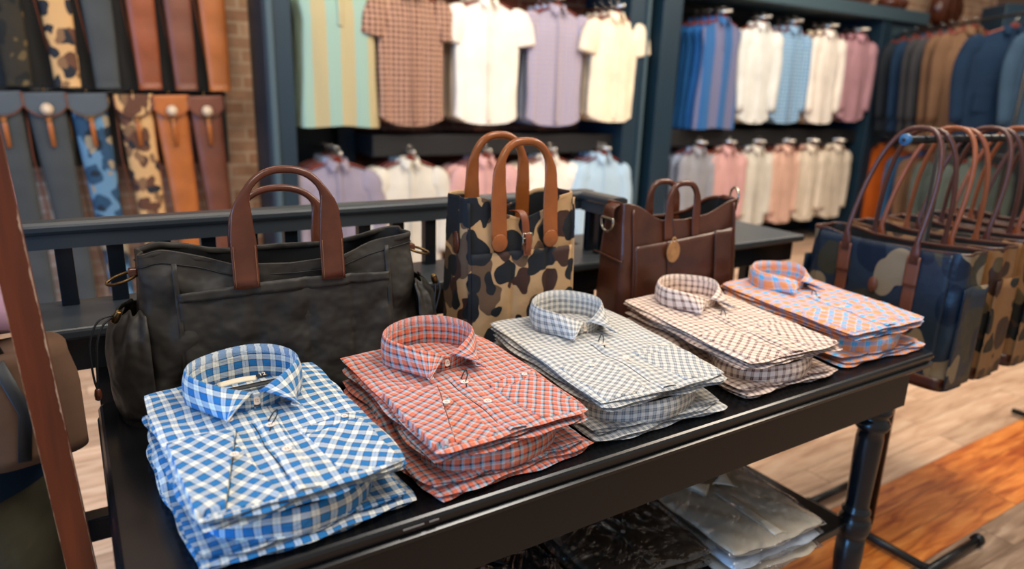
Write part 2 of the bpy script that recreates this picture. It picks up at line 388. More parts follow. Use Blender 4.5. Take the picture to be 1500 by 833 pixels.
for k,x in enumerate(xs):
    w=.045 if k%6==1 or k==21 else .019
    z0=0 if w>.04 else .47
    MB().box((x,1.44,(z0+LZ-.03)/2),(w,w if w>.04 else .03,LZ-.03-z0)).build('corner_post' if w>.04 else 'lower_baluster',M['navypaint'],cn,smooth=False,bevel=.002)
# gallery
RZ=CAMZ-.268
def rail(mb,p0,p1,w=.058):
    p0=Vector(p0);p1=Vector(p1);d=(p1-p0).normalized();n=Vector((-d.y,d.x,0))
    prof=[(-.5,-.004),(-.46,.0),(-.3,.004),(.3,.004),(.46,0),(.5,-.004),(.5,-.012),(.42,-.018),(.36,-.02),(.36,-.047),(-.36,-.047),(-.36,-.02),(-.42,-.018),(-.5,-.012)]
    rs=[[mb.av(p+n*a*w+Vector((0,0,z))) for a,z in prof] for p in (p0,p1)]
    m=len(prof)
    for k in range(m): mb.f.append((rs[0][k],rs[1][k],rs[1][(k+1)%m],rs[0][(k+1)%m]))
    mb.f.append(tuple(rs[0][::-1])); mb.f.append(tuple(rs[1])); return mb
rail(MB(),(-.11,1.565,RZ),(1.262,1.565,RZ)).build('gallery_rail',M['ledgepaint'],cn,smooth=False)
rail(MB(),(1.233,1.536,RZ-.0005),(1.233,1.40,RZ-.0005)).build('gallery_rail',M['ledgepaint'],cn,smooth=False)
for k in range(15):
    x=-.028+.0865*k
    MB().box((x,1.565,(LZ+RZ-.04)/2),(.030,.026,RZ-.04-LZ)).build('baluster',M['navypaint'],cn,smooth=False,bevel=.002)
for y in (1.52,1.475,1.43):
    MB().box((1.233,y,(LZ+RZ-.04)/2),(.024,.022,RZ-.04-LZ)).build('baluster',M['navypaint'],cn,smooth=False,bevel=.002)

# ---------------------------------------------------------------- standing wooden frame at far left
fr=thing('timber_stand','tall reddish brown wooden frame with chipped edges standing left of the black table','frame',(0,0,0))
def slant(mb,xa,xb,w,y,z0,z1,d=.022):
    b=len(mb.v)
    for z,x in ((z0,xa),(z1,xb)):
        for dx,dy in ((-w/2,-d/2),(w/2,-d/2),(w/2,d/2),(-w/2,d/2)): mb.v.append((x+dx,y+dy,z))
    for f in ((3,2,1,0),(4,5,6,7),(0,1,5,4),(1,2,6,5),(2,3,7,6),(3,0,4,7)): mb.f.append(tuple(b+k for k in f))
    return mb
SLX=lambda z:-.050-.048*(z-.66)
slant(MB(),SLX(0),SLX(1.75),.033,1.0,0,1.75).build('stile',M['wood'],fr,smooth=False)
slant(MB(),SLX(0)-.66,SLX(1.75)-.66,.033,1.0,0,1.75).build('stile',M['wood'],fr,smooth=False)
ce=MB(); random.seed(3)
def chips(sd,z0,z1,wmx,dens):
    z=z0; prev=None; n=int((z1-z0)/.004)
    b=len(ce.v)
    for i in range(n+1):
        z=z0+(z1-z0)*i/n; wd=wmx*max(.12,.5+.5*sin(z*61+sd)*cos(z*143)+random.uniform(-.3,.3))
        x=SLX(z)+sd*.0166
        ce.v.append((x,.98885,z)); ce.v.append((x-sd*wd,.98885,z))
        if i: ce.f.append((b+2*i-2,b+2*i-1,b+2*i+1,b+2*i))
chips(1,.87,1.16,.0018,1); chips(1,.2,.86,.0006,1); chips(-1,.2,1.1,.0006,1)
tag(ce.build('chipped_edge',M['woodedge'],fr,smooth=False),'pale chips of bare wood along the edges',kind='stuff')
MB().box((-.405,1.0,1.72),(.70,.022,.045)).build('crossbar',M['wood'],fr,smooth=False)
MB().box((-.335,1.0,.12),(.62,.022,.045)).build('crossbar',M['wood'],fr,smooth=False)

# ---------------------------------------------------------------- folded shirts
def wr(x,y,seed,amp=.0012):
    return amp*(sin(x*41+seed)*cos(y*33+seed*1.7)+.7*sin((x*1.3+y)*67+seed*2.1)+.5*sin((y-x*.6)*96+seed*.7)*cos(x*50))
def slab(mb,w,y0,y1,z0f,tf,seed,jit=.004,nu=30,nv=34,amp=.0012,pex=8):
    rnd=random.Random(seed); ph=[rnd.uniform(0,6) for _ in range(4)]
    def edge(a,b):
        # jittered outline
        jx=jit*(sin(b*3+ph[0])+.5*sin(b*9+ph[1])); jy=jit*(sin(a*4+ph[2])+.5*sin(a*11+ph[3]))
        return jx,jy
    def mk(top):
        def fn(u,v):
            a=sin((u-.5)*pi); b=sin((v-.5)*pi)
            a=lerp(a,2*u-1,.45); b=lerp(b,2*v-1,.45)
            # round corners
            k=1-.012*(abs(a)*abs(b))**6*3
            jx,jy=edge(a,b)
            x=a*w/2*k+jx*abs(a); y=lerp(y0,y1,(b*k+1)/2)+jy*abs(b)
            e=max(abs(a),abs(b)); rim=sqrt(max(0,1-e**pex))
            vv=(y-y0)/(y1-y0); z0=z0f(vv); t=tf(vv)
            zz=z0+t/2+(t/2*rim+wr(x,y,seed,amp)*rim*(1 if top else .3))*(1 if top else -1)
            return (x,y,zz,(x,y))
        return fn
    a=mb.grid(nu,nv,mk(True)); c=mb.grid(nu,nv,mk(False),flip=True)
    return mb
def collar(par,mat,zb,yc,a=.083,b=.07,H=.046,pts=True,flat=1.0,name='collar',seed=0,point=.040):
    mb=MB(); n=56
    def P(s):
        th=s*pi*.975; f=max(0,-cos(th)); x=a*sin(th)*(1-.22*f*f); y=yc+b*cos(th)*(1+.05*f); return x,y,th
    def top(s):
        x,y,th=P(s); return Vector((x,y,zb+H*(1-.50*abs(s)**2.6)+.0015*sin(th*3+seed)))
    def out(s):
        x,y,th=P(s); w=sm(.50,1,abs(s)); sg=1 if s>0 else -1
        o=Vector((x*1.035,yc+(y-yc)*1.035,zb+.002)); q=Vector((sg*.054,yc-b-point,zb+.006))
        mid=Vector((sg*a*1.05,yc-b*.75,zb+.004))
        if w<=0: return o
        return o.lerp(q,w) if w>0 else o
    def fn(u,v):
        s=2*u-1; T=top(s); O=out(s); Iw=P(s)
        if v<.25:   # inner stand rising
            k=v/.25; I=Vector((Iw[0]*.97,yc+(Iw[1]-yc)*.97,zb-.002)); p=I.lerp(T,k)
            arc=s*(a+b)/2*pi
            return (*p,(arc,k*H))
        k=(v-.25)/.75; p=T.lerp(O,k); 
        rad=Vector((Iw[0],Iw[1]-yc,0)); 
        if rad.length>0: rad.normalize()
        p+=rad*(.0035*sin(pi*min(1,k*1.0))*(1-.5*sm(.8,1,abs(s))))+Vector((0,0,.003*sin(pi*k)))
        if k<.14: p.z+=.0012*sin(pi*k/.14)
        p+=rad*.0015*sin(s*23+seed)*k
        arc=s*(a+b)/2*pi
        return (*p,(arc*1.06,-k*(T-O).length+.5))
    mb.grid(n,16,fn); c=mb.build(name,mat,par,solid=.0016)
    return c,P
def button(par,p,r=.0058,nrm=(0,0,1),mat=None):
    Mx=Vector(nrm).normalized().to_track_quat('Z','Y').to_matrix()
    b=MB().lathe([(r*.8,0),(r,.0006),(r,.0014),(r*.88,.0020),(r*.74,.0014),(.0001,.0014)],p,18,Mx).build('button',mat or M['button'],par)
    h=MB()
    for dx in (-1,1):
        for dy in (-1,1):
            q=Vector(p)+Mx@Vector((dx*r*.22,dy*r*.22,.0015)); h.lathe([(r*.11,0),(r*.11,.0002)],q,8,Mx)
    h.build('thread_hole',M['hole'],b); return b
def patch(mb,quad,topf,lift,uvrot=0,n=10,uvoff=(0,0),t=.0012,curl=0):
    """thin cloth laid on the shirt; quad corners in xy, pattern turned by uvrot"""
    c,s=cos(uvrot),sin(uvrot); q=[Vector((*p,0)) for p in quad]
    def fn(u,v):
        p=(q[0]*(1-u)+q[1]*u)*(1-v)+(q[3]*(1-u)+q[2]*u)*v
        e=min(u,1-u,v,1-v); zz=topf(p.x,p.y)+(lift if e>0.001 else -.001)+curl*0
        return (p.x,p.y,zz,(p.x*c-p.y*s+uvoff[0],p.x*s+p.y*c+uvoff[1]))
    # densify near edges
    def g(u,v):
        f=lambda t:[0,.012,.03,.1,.22,.36,.5,.64,.78,.9,.97,.988,1][int(round(t*12))]
        return fn(f(u),f(v))
    mb.grid(12,12,g); return mb
def folded(loc,rz,w,l,mat,kind,label,cat,group,seed,z0f,tf,sub=2,amp=.0017,collar_h=.054,ca=.083,cb=.068,sleeve=True,tagside=1,neck=False):
    """kind: 'top' full detail, 'front' collar shown flattened (given turned by 180), 'plain' folded body"""
    t=thing('folded_shirt',label,cat,loc,rz,group)
    y0,y1=-l/2,l/2
    mb=MB()
    for k in range(sub):
        f0=k/sub
        def zf(v,k=k): return z0f(v)+tf(v)*k/sub
        def tt(v): return tf(v)/sub
        jj=.0025 if k==sub-1 and kind=='top' else .005
        slab(mb,w*(1-(.012 if k<sub-1 else 0)),y0+(0 if k==sub-1 else .004*((seed+k)%3)),y1,zf,tt,seed*3+k,jit=jj,amp=amp)
    mb.build('body',mat,t)
    Z=lambda x,y: z0f((y-y0)/l)+tf((y-y0)/l)-(.0006)+wr(x,y,seed*3+sub-1,amp)
    if kind=='plain': return t
    yc=y1-cb-.012+(.014 if kind=='front' else 0)
    if kind=='front':
        collar(t,mat,z0f(1)+tf(1)*.0+.001,yc,ca,cb,collar_h,seed=seed); return t
    zb=Z(0,yc)
    c,P=collar(t,mat,zb,yc,ca,cb,collar_h,seed=seed)
    # placket
    pm=MB(); yf=yc-cb*1.02
    def pf(u,v):
        x=lerp(-.016,.016,u)+.002*sin(v*5+seed); y=lerp(yf,y0+.004,v)
        e=min(u,1-u); z=Z(x,y)+(.0018 if e>.05 else -.0006)+.001*(1-u)
        return (x,y,z,(x+.006,y))
    pm.grid(8,40,pf); pm.build('placket',mat,t)
    # shadow crease beside placket is drawn further down as a dark tube
    # stand with top button
    sb=MB()
    sb.grid(12,4,lambda u,v:(lerp(-.024,.024,u),yf+.010-.006*cos((u-.5)*2.2),zb+.001+v*.020,(u*.05,v*.02+.1)))
    sb.build('collar_stand',mat,t,solid=.0012)
    button(t,(0,yf+.0025,zb+.0105),.0062,(0,-1,.5))
    for sx in (-1,1): button(t,(sx*.046,yf-.026,Z(sx*.046,yf-.026)+.0108),.0056,(0,-.1,1))
    for k,d in enumerate((.055,.125)): button(t,(.001,yf-d,Z(0,yf-d)+.0024),.0068)
    # bias pocket with flap hem on wearer's left (picture right)
    pk=MB(); patch(pk,[(.045,y0+.012),(w/2-.012,y0+.006),(w/2-.010,y0+.145),(.034,y0+.135)],Z,.0016,R(38),uvoff=(.3,.1)); pk.build('pocket',mat,t)
    ph=MB(); patch(ph,[(.033,y0+.122),(w/2-.008,y0+.132),(w/2-.008,y0+.150),(.032,y0+.140)],Z,.0028,R(30),uvoff=(.31,.2)); ph.build('pocket_hem',mat,t)
    button(t,(w/2-.035,y0+.138,Z(w/2-.035,y0+.138)+.003),.005)
    if sleeve:
        s1=MB(); patch(s1,[(-w/2+.014,y0+.008),(-.035,y0+.006),(-.050,y0+.14),(-w/2+.02,y0+.145)],Z,.0015,R(-32),uvoff=(.2,.0)); s1.build('pocket',mat,t)
        s2=MB(); patch(s2,[(-w/2+.003,y0+.012),(-w/2+.034,y0+.010),(-.042,y0+.178),(-w/2+.004,y0+.186)],Z,.0068,R(-24),uvoff=(.1,.05)); s2.build('sleeve_fold',mat,t)
        sq=[Vector((-.042,y0+.178,0)).lerp(Vector((-w/2+.034,y0+.010,0)),q/12) for q in range(13)]
        MB().tube([(q.x+.0012,q.y,Z(q.x,q.y)+.0026) for q in sq],.0005,6).build('sleeve_seam_shade',M['cord'],t)  # dark seam line drawn in for the shadow at the sleeve fold's edge
        button(t,(-.062,y0+.110,Z(-.062,y0+.110)+.0076),.006)
    else:
        s1=MB(); patch(s1,[(-w/2+.014,y0+.008),(-.04,y0+.008),(-.036,y0+.14),(-w/2+.012,y0+.145)],Z,.0015,R(-32),uvoff=(.2,.0)); s1.build('pocket',mat,t)
        button(t,(-.075,y0+.122,Z(-.075,y0+.122)+.002),.005)
    # black tube drawn in as the shadow crease along the placket
    cr=MB(); 
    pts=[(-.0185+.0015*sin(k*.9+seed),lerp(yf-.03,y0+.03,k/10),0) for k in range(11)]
    cr.tube([(p[0],p[1],Z(p[0],p[1])+.0002) for p in pts],[.0003]+[.0010]*9+[.0003],6); cr.build('placket_crease_shade',M['cord'],t)
    # string loop of hang tag at second button hole
    y=yf-.040; lp=[(.003,y,Z(0,y)+.002),(.012,y+.006,Z(.01,y)+.010),(.020,y+.012,Z(.02,y)+.011),(.014,y-.002,Z(.01,y)+.008),(.004,y-.014,Z(0,y)+.003),(-.004,y-.030,Z(0,y)+.0025)]
    MB().tube(catmull(lp,5),.0011,6).build('tag_string',M['cord'],t)
    if neck:
        lb=MB(); lb.grid(12,3,lambda u,v:(lerp(-.035,.022,u),yc+cb*.15+.010*v,zb+.013+.004*v+.002*sin(u*3),(u,v)))
        q=lb.build('neck_label',M['labelcream'],t,solid=.0008)
        lb=MB(); lb.grid(12,3,lambda u,v:(lerp(-.035,.050,u),yc+cb*.15-.007+.006*v,zb+.010-.004*(1-v),(u,v)))
        lb.build('neck_label_border',M['labelblack'],q,solid=.0008)
        cu=bpy.data.curves.new('size_text','FONT'); cu.body='12'; cu.size=.011; cu.extrude=.0002; cu.align_x='CENTER'
        to=bpy.data.objects.new('size_text',cu); col.objects.link(to); cu.materials.append(M['labelcream'])
        dg=bpy.context.evaluated_depsgraph_get(); me=bpy.data.meshes.new_from_object(to.evaluated_get(dg)); bpy.data.objects.remove(to)
        to=bpy.data.objects.new('size_text',me); col.objects.link(to); to.parent=q; to.location=(.030,yc+cb*.15+.001,zb+.0190); to.rotation_euler=(R(12),0,0)
        bk=MB().box((.030,yc+cb*.15+.005,zb+.0170),(.017,.014,.0012)).build('size_tab',M['labelblack'],q,smooth=False)
    return t
stacks=[ # x centre of front, turn, w, l, mat, colour words, distance of the front from the table edge
 ('blue',.204,3.4,.266,.356,'blue and white checked','leftmost',.748,dict(ca=.080,cb=.060,sleeve=True,neck=True)),
 ('red',.510,2.4,.278,.358,'salmon and slate checked','second left',.756,dict(ca=.081,cb=.064,sleeve=True)),
 ('white',.814,-1.8,.288,.384,'pale grey checked','middle',.760,dict(ca=.075,cb=.062,sleeve=False)),
 ('brown',1.162,-2.2,.272,.384,'cream and brown checked','fourth',.762,dict(ca=.075,cb=.060,sleeve=False,collar_h=.050)),
 ('orange',1.497,-1.8,.285,.382,'orange and blue checked','rightmost',.768,dict(ca=.075,cb=.058,sleeve=False,collar_h=.050)),
]
for i,(k,cx,rot,w,l,words,pos,YF,kw) in enumerate(stacks):
    mat=PL[k]; rz=R(rot); cxx=cx-sin(rz)*l/2*1.0; cy=YF+l/2*cos(rz)
    g=None
    def at(dz,drz,dx=0,dy=0): return (cxx+dx,cy+dy,TZ+.0006+dz)
    L1=f'{words} folded shirt at the bottom of the {pos} stack'
    folded(at(0,0,.006,.002),rz+R(1.5 if i%2 else -1),w+.018,l+.004,mat,'plain',L1,'shirt',g,11+i*7,lambda v:0,lambda v:.015,2)
    folded(at(0,0,-.001,.004),rz+pi+R(-1),w+.002,l-.010,mat,'front',f'{words} shirt with collar band facing the table edge, {pos} stack','shirt',g,13+i*7,
           lambda v:.0158,lambda v:lerp(.040,.008,sm(.35,.62,v)),3,collar_h=.037,ca=w/2*.80,cb=.075)
    folded(at(0,0,.003,-.002),rz+R(-1 if i%2 else 1.2),w+.004,l-.006,mat,'plain',f'{words} shirt just under the top shirt, {pos} stack','shirt',g,17+i*7,
           lambda v:.0575+.003*v,lambda v:.008+.014*v,2)
    folded(at(0,0,0,0),rz,w,l,mat,'top',f'{words} shirt with upright collar on top of the {pos} stack','shirt',g,19+i*7,
           lambda v:.0662+.017*v,lambda v:.012+.004*v,2,**kw)

# ---------------------------------------------------------------- bags
PP=.35
def tube2(mb,pts,wa,wb,Nn=(0,1,0),n=12):
    """ribbon/tube with elliptical section: wa half size in plane, wb half size along normal"""
    pts=[Vector(p) for p in pts]; m=len(pts); rings=[]; Nn=Vector(Nn).normalized()
    for i in range(m):
        T=(pts[min(i+1,m-1)]-pts[max(i-1,0)]).normalized(); nn=(Nn-T*Nn.dot(T)).normalized(); Wd=T.cross(nn); ring=[]
        for k in range(n):
            a=2*pi*k/n; c,s_=cos(a),sin(a)
            q=.5 if wa[i]>2*wb[i] else 1
            ring.append(mb.av(pts[i]+Wd*wa[i]*(abs(c)**q)*(1 if c>0 else -1)+nn*wb[i]*(abs(s_)**q)*(1 if s_>0 else -1)))
        rings.append(ring)
    for i in range(m-1):
        for k in range(n): mb.f.append((rings[i][k],rings[i][(k+1)%n],rings[i+1][(k+1)%n],rings[i+1][k]))
    mb.f.append(tuple(rings[0][::-1])); mb.f.append(tuple(rings[-1])); return mb
def bagfn(W,D,H,wt=1.0,dt=.6,wrk=.0025,seed=0,inset=0,bow=.0):
    def fn(u,v):
        a=2*pi*u; c,s_=cos(a),sin(a)
        xn=(abs(c)**PP)*(1 if c>0 else -1); yn=(abs(s_)**PP)*(1 if s_>0 else -1)
        ww=(W/2)*lerp(1,wt,v)-inset; dd=(D/2)*lerp(1,dt,v)+bow*sin(pi*v)-inset
        x=xn*ww; y=yn*dd
        # gusset fold at the ends
        y*=1-.0*abs(xn); x-=(1 if xn>0 else -1)*.014*sm(.3,1,v)*(1-abs(yn))**1*1.2*(abs(xn)>.9)
        z=v*H(xn*lerp(1,1,v),yn)
        wv=wrk*(sin(x*31+z*17+seed)*sin(z*43-x*9+seed*2)+.6*sin(x*70-z*52+seed)+.4*sin(z*90+x*30))
        y+=wv*(1 if yn>0 else -1)*sm(0,.15,v)*(1-.3*v)
        return (x,y,z)
    return fn
def bag_shell(par,W,D,H,mat,inmat,bind=None,hem=0,**k):
    f=bagfn(W,D,H,**k); mb=MB(); n=96
    ids=mb.grid(n,26,f,closeu=True)
    mb.f.append(tuple(ids[i][0] for i in range(n)))
    b=mb.build('body',mat,par)
    g=bagfn(W,D,H,inset=.004,**k); mi=MB()
    ids=mi.grid(n,12,lambda u,v:g(u,.06+v*.935),closeu=True,flip=True); mi.f.append(tuple(ids[i][0] for i in range(n))[::-1])
    mi.build('lining',inmat,par)
    rim=[f(i/n,1) for i in range(n)]; gr=[g(i/n,.995) for i in range(n)]
    rb=MB(); 
    prof=[]
    def rf(u,v):
        i=int(round(u*n))%n; o=Vector(rim[i]); q=Vector(gr[i]); c=(o+q)/2; d=(o-q); d.z=0
        a=v*2*pi; return tuple(c+d*.62*cos(a)+Vector((0,0,-.004+.006*sin(a))))
    rb.grid(n,8,rf,closeu=True,closev=True); rb.build('rim_binding',bind or mat,par)
    if hem:
        hm=[Vector(f(i/160,hem)) for i in range(161)]
        MB().tube([p+Vector((p.x*.004,(.0012 if p.y>0 else -.0012),0)) for p in hm],.0011,6,cap=False).build('rim_stitch_line',M['cord'],par)
    return f
def fronty(W,D,x,v,wt,dt,bow=0):
    xn=min(.999,abs(x)/(W/2*lerp(1,wt,v))); return -(D/2*lerp(1,dt,v)+bow*sin(pi*v))*(1-xn**(2/PP))**(PP/2)
def panel(par,name,mat,W,D,Hm,x0,x1,z0,z1,off=.004,wt=1,dt=.6,wrk=.0012,seed=0,seams=(),bow=0,t=.003,top=None,uvs=False,pf=0,nx=40,nz=18):
    mb=MB()
    def fn(u,v):
        x=lerp(x0,x1,u); ztop=z1+(top(x) if top else 0); z=lerp(z0,ztop,v); vv=z/Hm
        y=fronty(W,D,x,min(1,vv),wt,dt,bow)-off-pf*sin(pi*u)*sm(0,.8,v)
        for sx in seams: y+=.0055*exp(-((x-sx)/.006)**2)
        y+=wrk*(sin(x*45+z*20+seed)*sin(z*60-x*15)+.6*sin(x*90-z*70+seed))*(1-v*.6)
        return (x,y,z)
    mb.grid(nx,nz,fn); return mb.build(name,mat,par,solid=t)
def handle(par,mat,xl,xr,y,z0,zr,za,tab=.017,rt=.0062,lean=0,square=.62,name='handle',tabt=.0022,y0=None,stitch=None,top=1.0):
    """two flat tabs rising from z0 through rim zr then rolled into a round grip arching to za"""
    pts=[];wa=[];wb=[]
    y0=y if y0 is None else y0
    half=(xr-xl)/2; cx=(xl+xr)/2
    L_=[]
    for k in range(4): t=k/3; L_.append((xl,lerp(y0,y,t),lerp(z0,zr,t),tab,tabt))
    zs=zr+(za-zr)*.22
    L_.append((xl,y+lean*.1,zs,tab,tabt*1.3))
    n=22
    for k in range(n+1):
        a=pi-pi*k/n; f=1-abs(cos(a))
        x=cx+half*(abs(cos(a))**square)*(1 if cos(a)>0 else -1)*lerp(1,1,f); z=lerp(zr+(za-zr)*.42,za,abs(sin(a))**.85)
        w=lerp(tab*.85,rt,sm(0,.22,k/n)*sm(0,.22,1-k/n)); tt=lerp(tabt*1.5,rt,sm(0,.22,k/n)*sm(0,.22,1-k/n))
        L_.append((x,y+lean*lerp(.3,1,abs(sin(a))),z,w,tt))
    L_.append((xr,y+lean*.1,zs,tab,tabt*1.3))
    for k in range(4): t=1-k/3; L_.append((xr,lerp(y0,y,t),lerp(z0,zr,t),tab,tabt))
    P_=[Vector(q[:3]) for q in L_]
    o=tube2(MB(),P_,[q[3] for q in L_],[q[4] for q in L_]).build(name,mat,par)
    if stitch:
        for xc in (xl,xr):
            for sx in (-1,1):
                s_=MB()
                q=[(xc+sx*tab*.82,lerp(y0,y,t/8)-tabt-.0004,lerp(z0+.004,zr+(zs-zr)*.8,t/8)) for t in range(9)]
                s_.tube(q,.00055,5); s_.build('stitching',stitch,o)
    return o
def ring_loop(par,c,rx,rz,rad,mat,rot=None,name='ring',flatd=False,n=28):
    pts=[]
    for k in range(n+1):
        a=2*pi*k/n; x=rx*cos(a); z=rz*sin(a)
        if flatd and z>0: z=min(z,rz*.25)
        p=Vector((x,0,z)); 
        if rot is not None: p=rot@p
        pts.append(Vector(c)+p)
    return MB().tube(pts,rad,8,cap=False).build(name,mat,par)

# --- black waxed canvas tote
def make_black_bag():
    W,D=.500,.15
    t=thing('canvas_tote_bag','black waxed canvas tote with brown leather handles and drawcord side pockets','bag',(.312,1.258,TZ+.001),R(-1))
    H=lambda xn,yn:.280-.022*exp(-(xn*1.9)**4)+.005*cos(xn*6)-(.020 if yn<0 else 0)*exp(-(xn*2.0)**2)-.004*xn-.012*sm(.8,1,abs(xn))*(xn<0)
    kw=dict(wt=.985,dt=.52,bow=.006)
    bag_shell(t,W,D,H,M['wax'],M['waxin'],wrk=.0075,seed=2,hem=.93,**kw)
    panel(t,'front_pocket',M['wax'],W,D,.28,-.185,.178,.006,.212,off=.006,wrk=.003,seed=4,seams=(-.07,.022,.105),top=lambda x:.004*cos(x*12),**{k:v for k,v in kw.items()})
    panel(t,'pocket_hem',M['wax'],W,D,.28,-.186,.179,.198,.216,off=.0085,wrk=.0006,seams=(-.07,.022,.105),t=.0016,top=lambda x:.004*cos(x*12),nz=3,**kw)
    for x in (-.186,.179): panel(t,'side_binding',M['wax'],W,D,.28,x-.004,x+.004,.01,.262,off=.006,wrk=.0004,t=.002,nx=3,**kw)
    handle(t,M['brownleather'],-.078,.072,-.058,.212,.258,.410,tab=.0215,rt=.0066,lean=.012,y0=-.064,stitch=M['thread'],square=.9)
    handle(t,M['brownleather'],-.066,.084,.045,.205,.255,.364,tab=.0205,rt=.0065,lean=.012,square=.9)
    for sd in (-1,1):
        def sp(u,v,sd=sd):
            a=lerp(-.5*pi,.5*pi,u); z=lerp(.004,.185,v); r=.064*(1-.16*v)+.014*sin(pi*v); r*=1-.22*sm(.82,1,v)
            r+=.0052*sin(a*13+v*3)*sm(.45,.95,v)+.0015*sin(a*7+z*70)
            z+=.004*sin(a*13)*sm(.8,1,v)
            return (sd*(W/2-.016+r*cos(a)*.85),r*1.1*sin(a),z)
        mb=MB(); mb.grid(44,22,sp,flip=sd<0); mb.build('side_pocket',M['wax'],t,solid=.002)
        # cord lock, cord and leather end
        cx=sd*(W/2+.030)
        lk=MB().lathe([(.005,0),(.0062,.002),(.0062,.016),(.0048,.018),(.0048,.022),(.003,.023)],(cx,-.050,.178),16,Matrix.Rotation(R(-25)*sd,3,'Y')@Matrix.Rotation(R(25),3,'X')); lk.build('cord_lock',M['brass'],t)
        if sd<0:
            c1=catmull([(cx,-.054,.19),(cx-.022,-.062,.184),(cx-.036,-.068,.15),(cx-.037,-.07,.10),(cx-.034,-.07,.076)],8)
            c2=catmull([(cx,-.052,.187),(cx-.016,-.060,.176),(cx-.026,-.066,.15),(cx-.030,-.068,.115),(cx-.034,-.07,.076)],8)
            e=(cx-.034,-.07,.058)
        else:
            c1=catmull([(cx,-.05,.19),(cx+.006,-.06,.17),(cx-.003,-.066,.14),(cx-.012,-.068,.115)],8)
            c2=catmull([(cx-.002,-.05,.188),(cx-.004,-.06,.165),(cx-.010,-.066,.14),(cx-.012,-.068,.115)],8)
            e=(cx-.012,-.068,.098)
        MB().tube(c1,.0017,8).build('drawcord',M['cord'],t); MB().tube(c2,.0017,8).build('drawcord',M['cord'],t)
        MB().lathe([(.003,0),(.0052,.002),(.0056,.010),(.0042,.018),(.0025,.020)],e,14).build('cord_end',M['brownleather'],t)
        # ring on leather loop
        rx=Matrix.Rotation(R(60)*sd,3,'Z')@Matrix.Rotation(R(20),3,'X')
        c=(sd*(W/2+.010),-.012,.238)
        rot=Matrix.Rotation(R(18)*sd,3,'Y')@Matrix.Rotation(R(-75),3,'X')
        ring_loop(t,c,.024,.013,.0026,M['brass'],rot,name='snap_ring')
        MB().box((sd*(W/2-.006),-.012,.246),(.014,.018,.014)).build('ring_loop',M['brownleather'],t,smooth=False,bevel=.003)
    return t
make_black_bag()

CAMO_TAN=camo('tan_camo_canvas',[('b8946a',0,1),('604a38',.46,.82),('3e2822',.42,.95),('1b1f24',.44,1.0)],19,.75,3,warp=.018)
def make_camo_tote():
    W,D=.290,.125
    t=thing('camouflage_tote_bag','tan and brown camouflage canvas tote with tan leather handles and buckled centre strap','bag',(.803,1.262,TZ+.001),R(-1))
    H=lambda xn,yn:.340-.040*exp(-(xn*2.1)**4)-(.012*exp(-(xn*1.8)**2) if yn<0 else 0)+.002*sin(xn*7)
    kw=dict(wt=1.0,dt=.80,bow=.004)
    bag_shell(t,W,D,H,CAMO_TAN,M['waxin'],wrk=.0022,seed=1,**kw)
    panel(t,'front_pocket',CAMO_TAN,W,D,.33,-.128,.128,.006,.225,off=.005,wrk=.0015,seams=(-.03,.06),**kw)
    for x in (-.131,.131): panel(t,'side_piping',CAMO_TAN,W,D,.33,x-.003,x+.003,.006,.330,off=.006,wrk=.0004,t=.003,nx=3,**kw)
    def rounded_tab(x,z0): pass
    handle(t,M['tanleather'],-.066,.062,-.060,.246,.305,.452,tab=.0185,rt=.0085,lean=.008,y0=-.066,square=.78)
    handle(t,M['tanleather'],-.072,.058,.048,.246,.305,.458,tab=.0185,rt=.0085,lean=-.002,square=.78)
    for x in (-.066,.062):
        MB().lathe([(.0001,0),(.0186,0),(.0186,.0038),(.0176,.0046),(.0001,.0046)],(x,-.0638,.246),28,Matrix.Rotation(R(90),3,'X')).build('handle_tab_end',M['tanleather'],t)
    # closing strap with buckle
    MB().strap(catmull([(-.010,-.02,.303),(-.006,-.048,.306),(-.003,-.062,.290),(0,-.064,.255),(.002,-.067,.225),(.002,-.068,.214)],6),.0085,(1,0,0),.003).build('centre_strap',M['rustleather'],t)
    bx=MB(); c=Vector((0,-.070,.252)); pts=[c+Vector(p) for p in ((-.011,0,-.010),(.011,0,-.010),(.011,0,.010),(-.011,0,.010),(-.011,0,-.010))]
    q=[]; 
    for a,b in zip(pts,pts[1:]): q+= [a.lerp(b,k/4) for k in range(4)]
    bx.tube(q+[q[0]],.0018,8,cap=False); bk=bx.build('buckle',M['nickel'],t)
    MB().tube([c+Vector((-.011,0,0)),c+Vector((.011,0,0))],.0014,8).build('buckle_bar',M['nickel'],bk)
    MB().strap(catmull([(0,-.071,.262),(.001,-.0745,.250),(.001,-.0735,.232),(.002,-.071,.222)],5),.0072,(1,0,0),.003).build('strap_tip',M['rustleather'],t)
    h=MB()
    for k in range(4): h.lathe([(.0012,0),(.0012,.0006)],(-.004+.0012*k,-.0655+.0015*(k<2)*-1-.0005,.296-.010*k),8,Matrix.Rotation(R(90),3,'X'))
    pt=MB().lathe([(.0001,0),(.013,0),(.013,.003),(.0001,.003)],(-W/2*1.0-.001,-.005,.238),24,Matrix.Rotation(R(-90),3,'Y')@Matrix.Scale(2.1,3,(0,1,0)) @Matrix.Identity(3))
    m2=MB(); m2.lathe([(.0001,0),(.012,0),(.012,.003),(.0001,.003)],(0,0,0),24)
    o=m2.build('leather_patch',M['brownleather'],t); o.location=(-W/2+.004,-.018,.245); o.rotation_euler=(0,R(-90),0); o.scale=(2.0,1,1)
    return t
make_camo_tote()

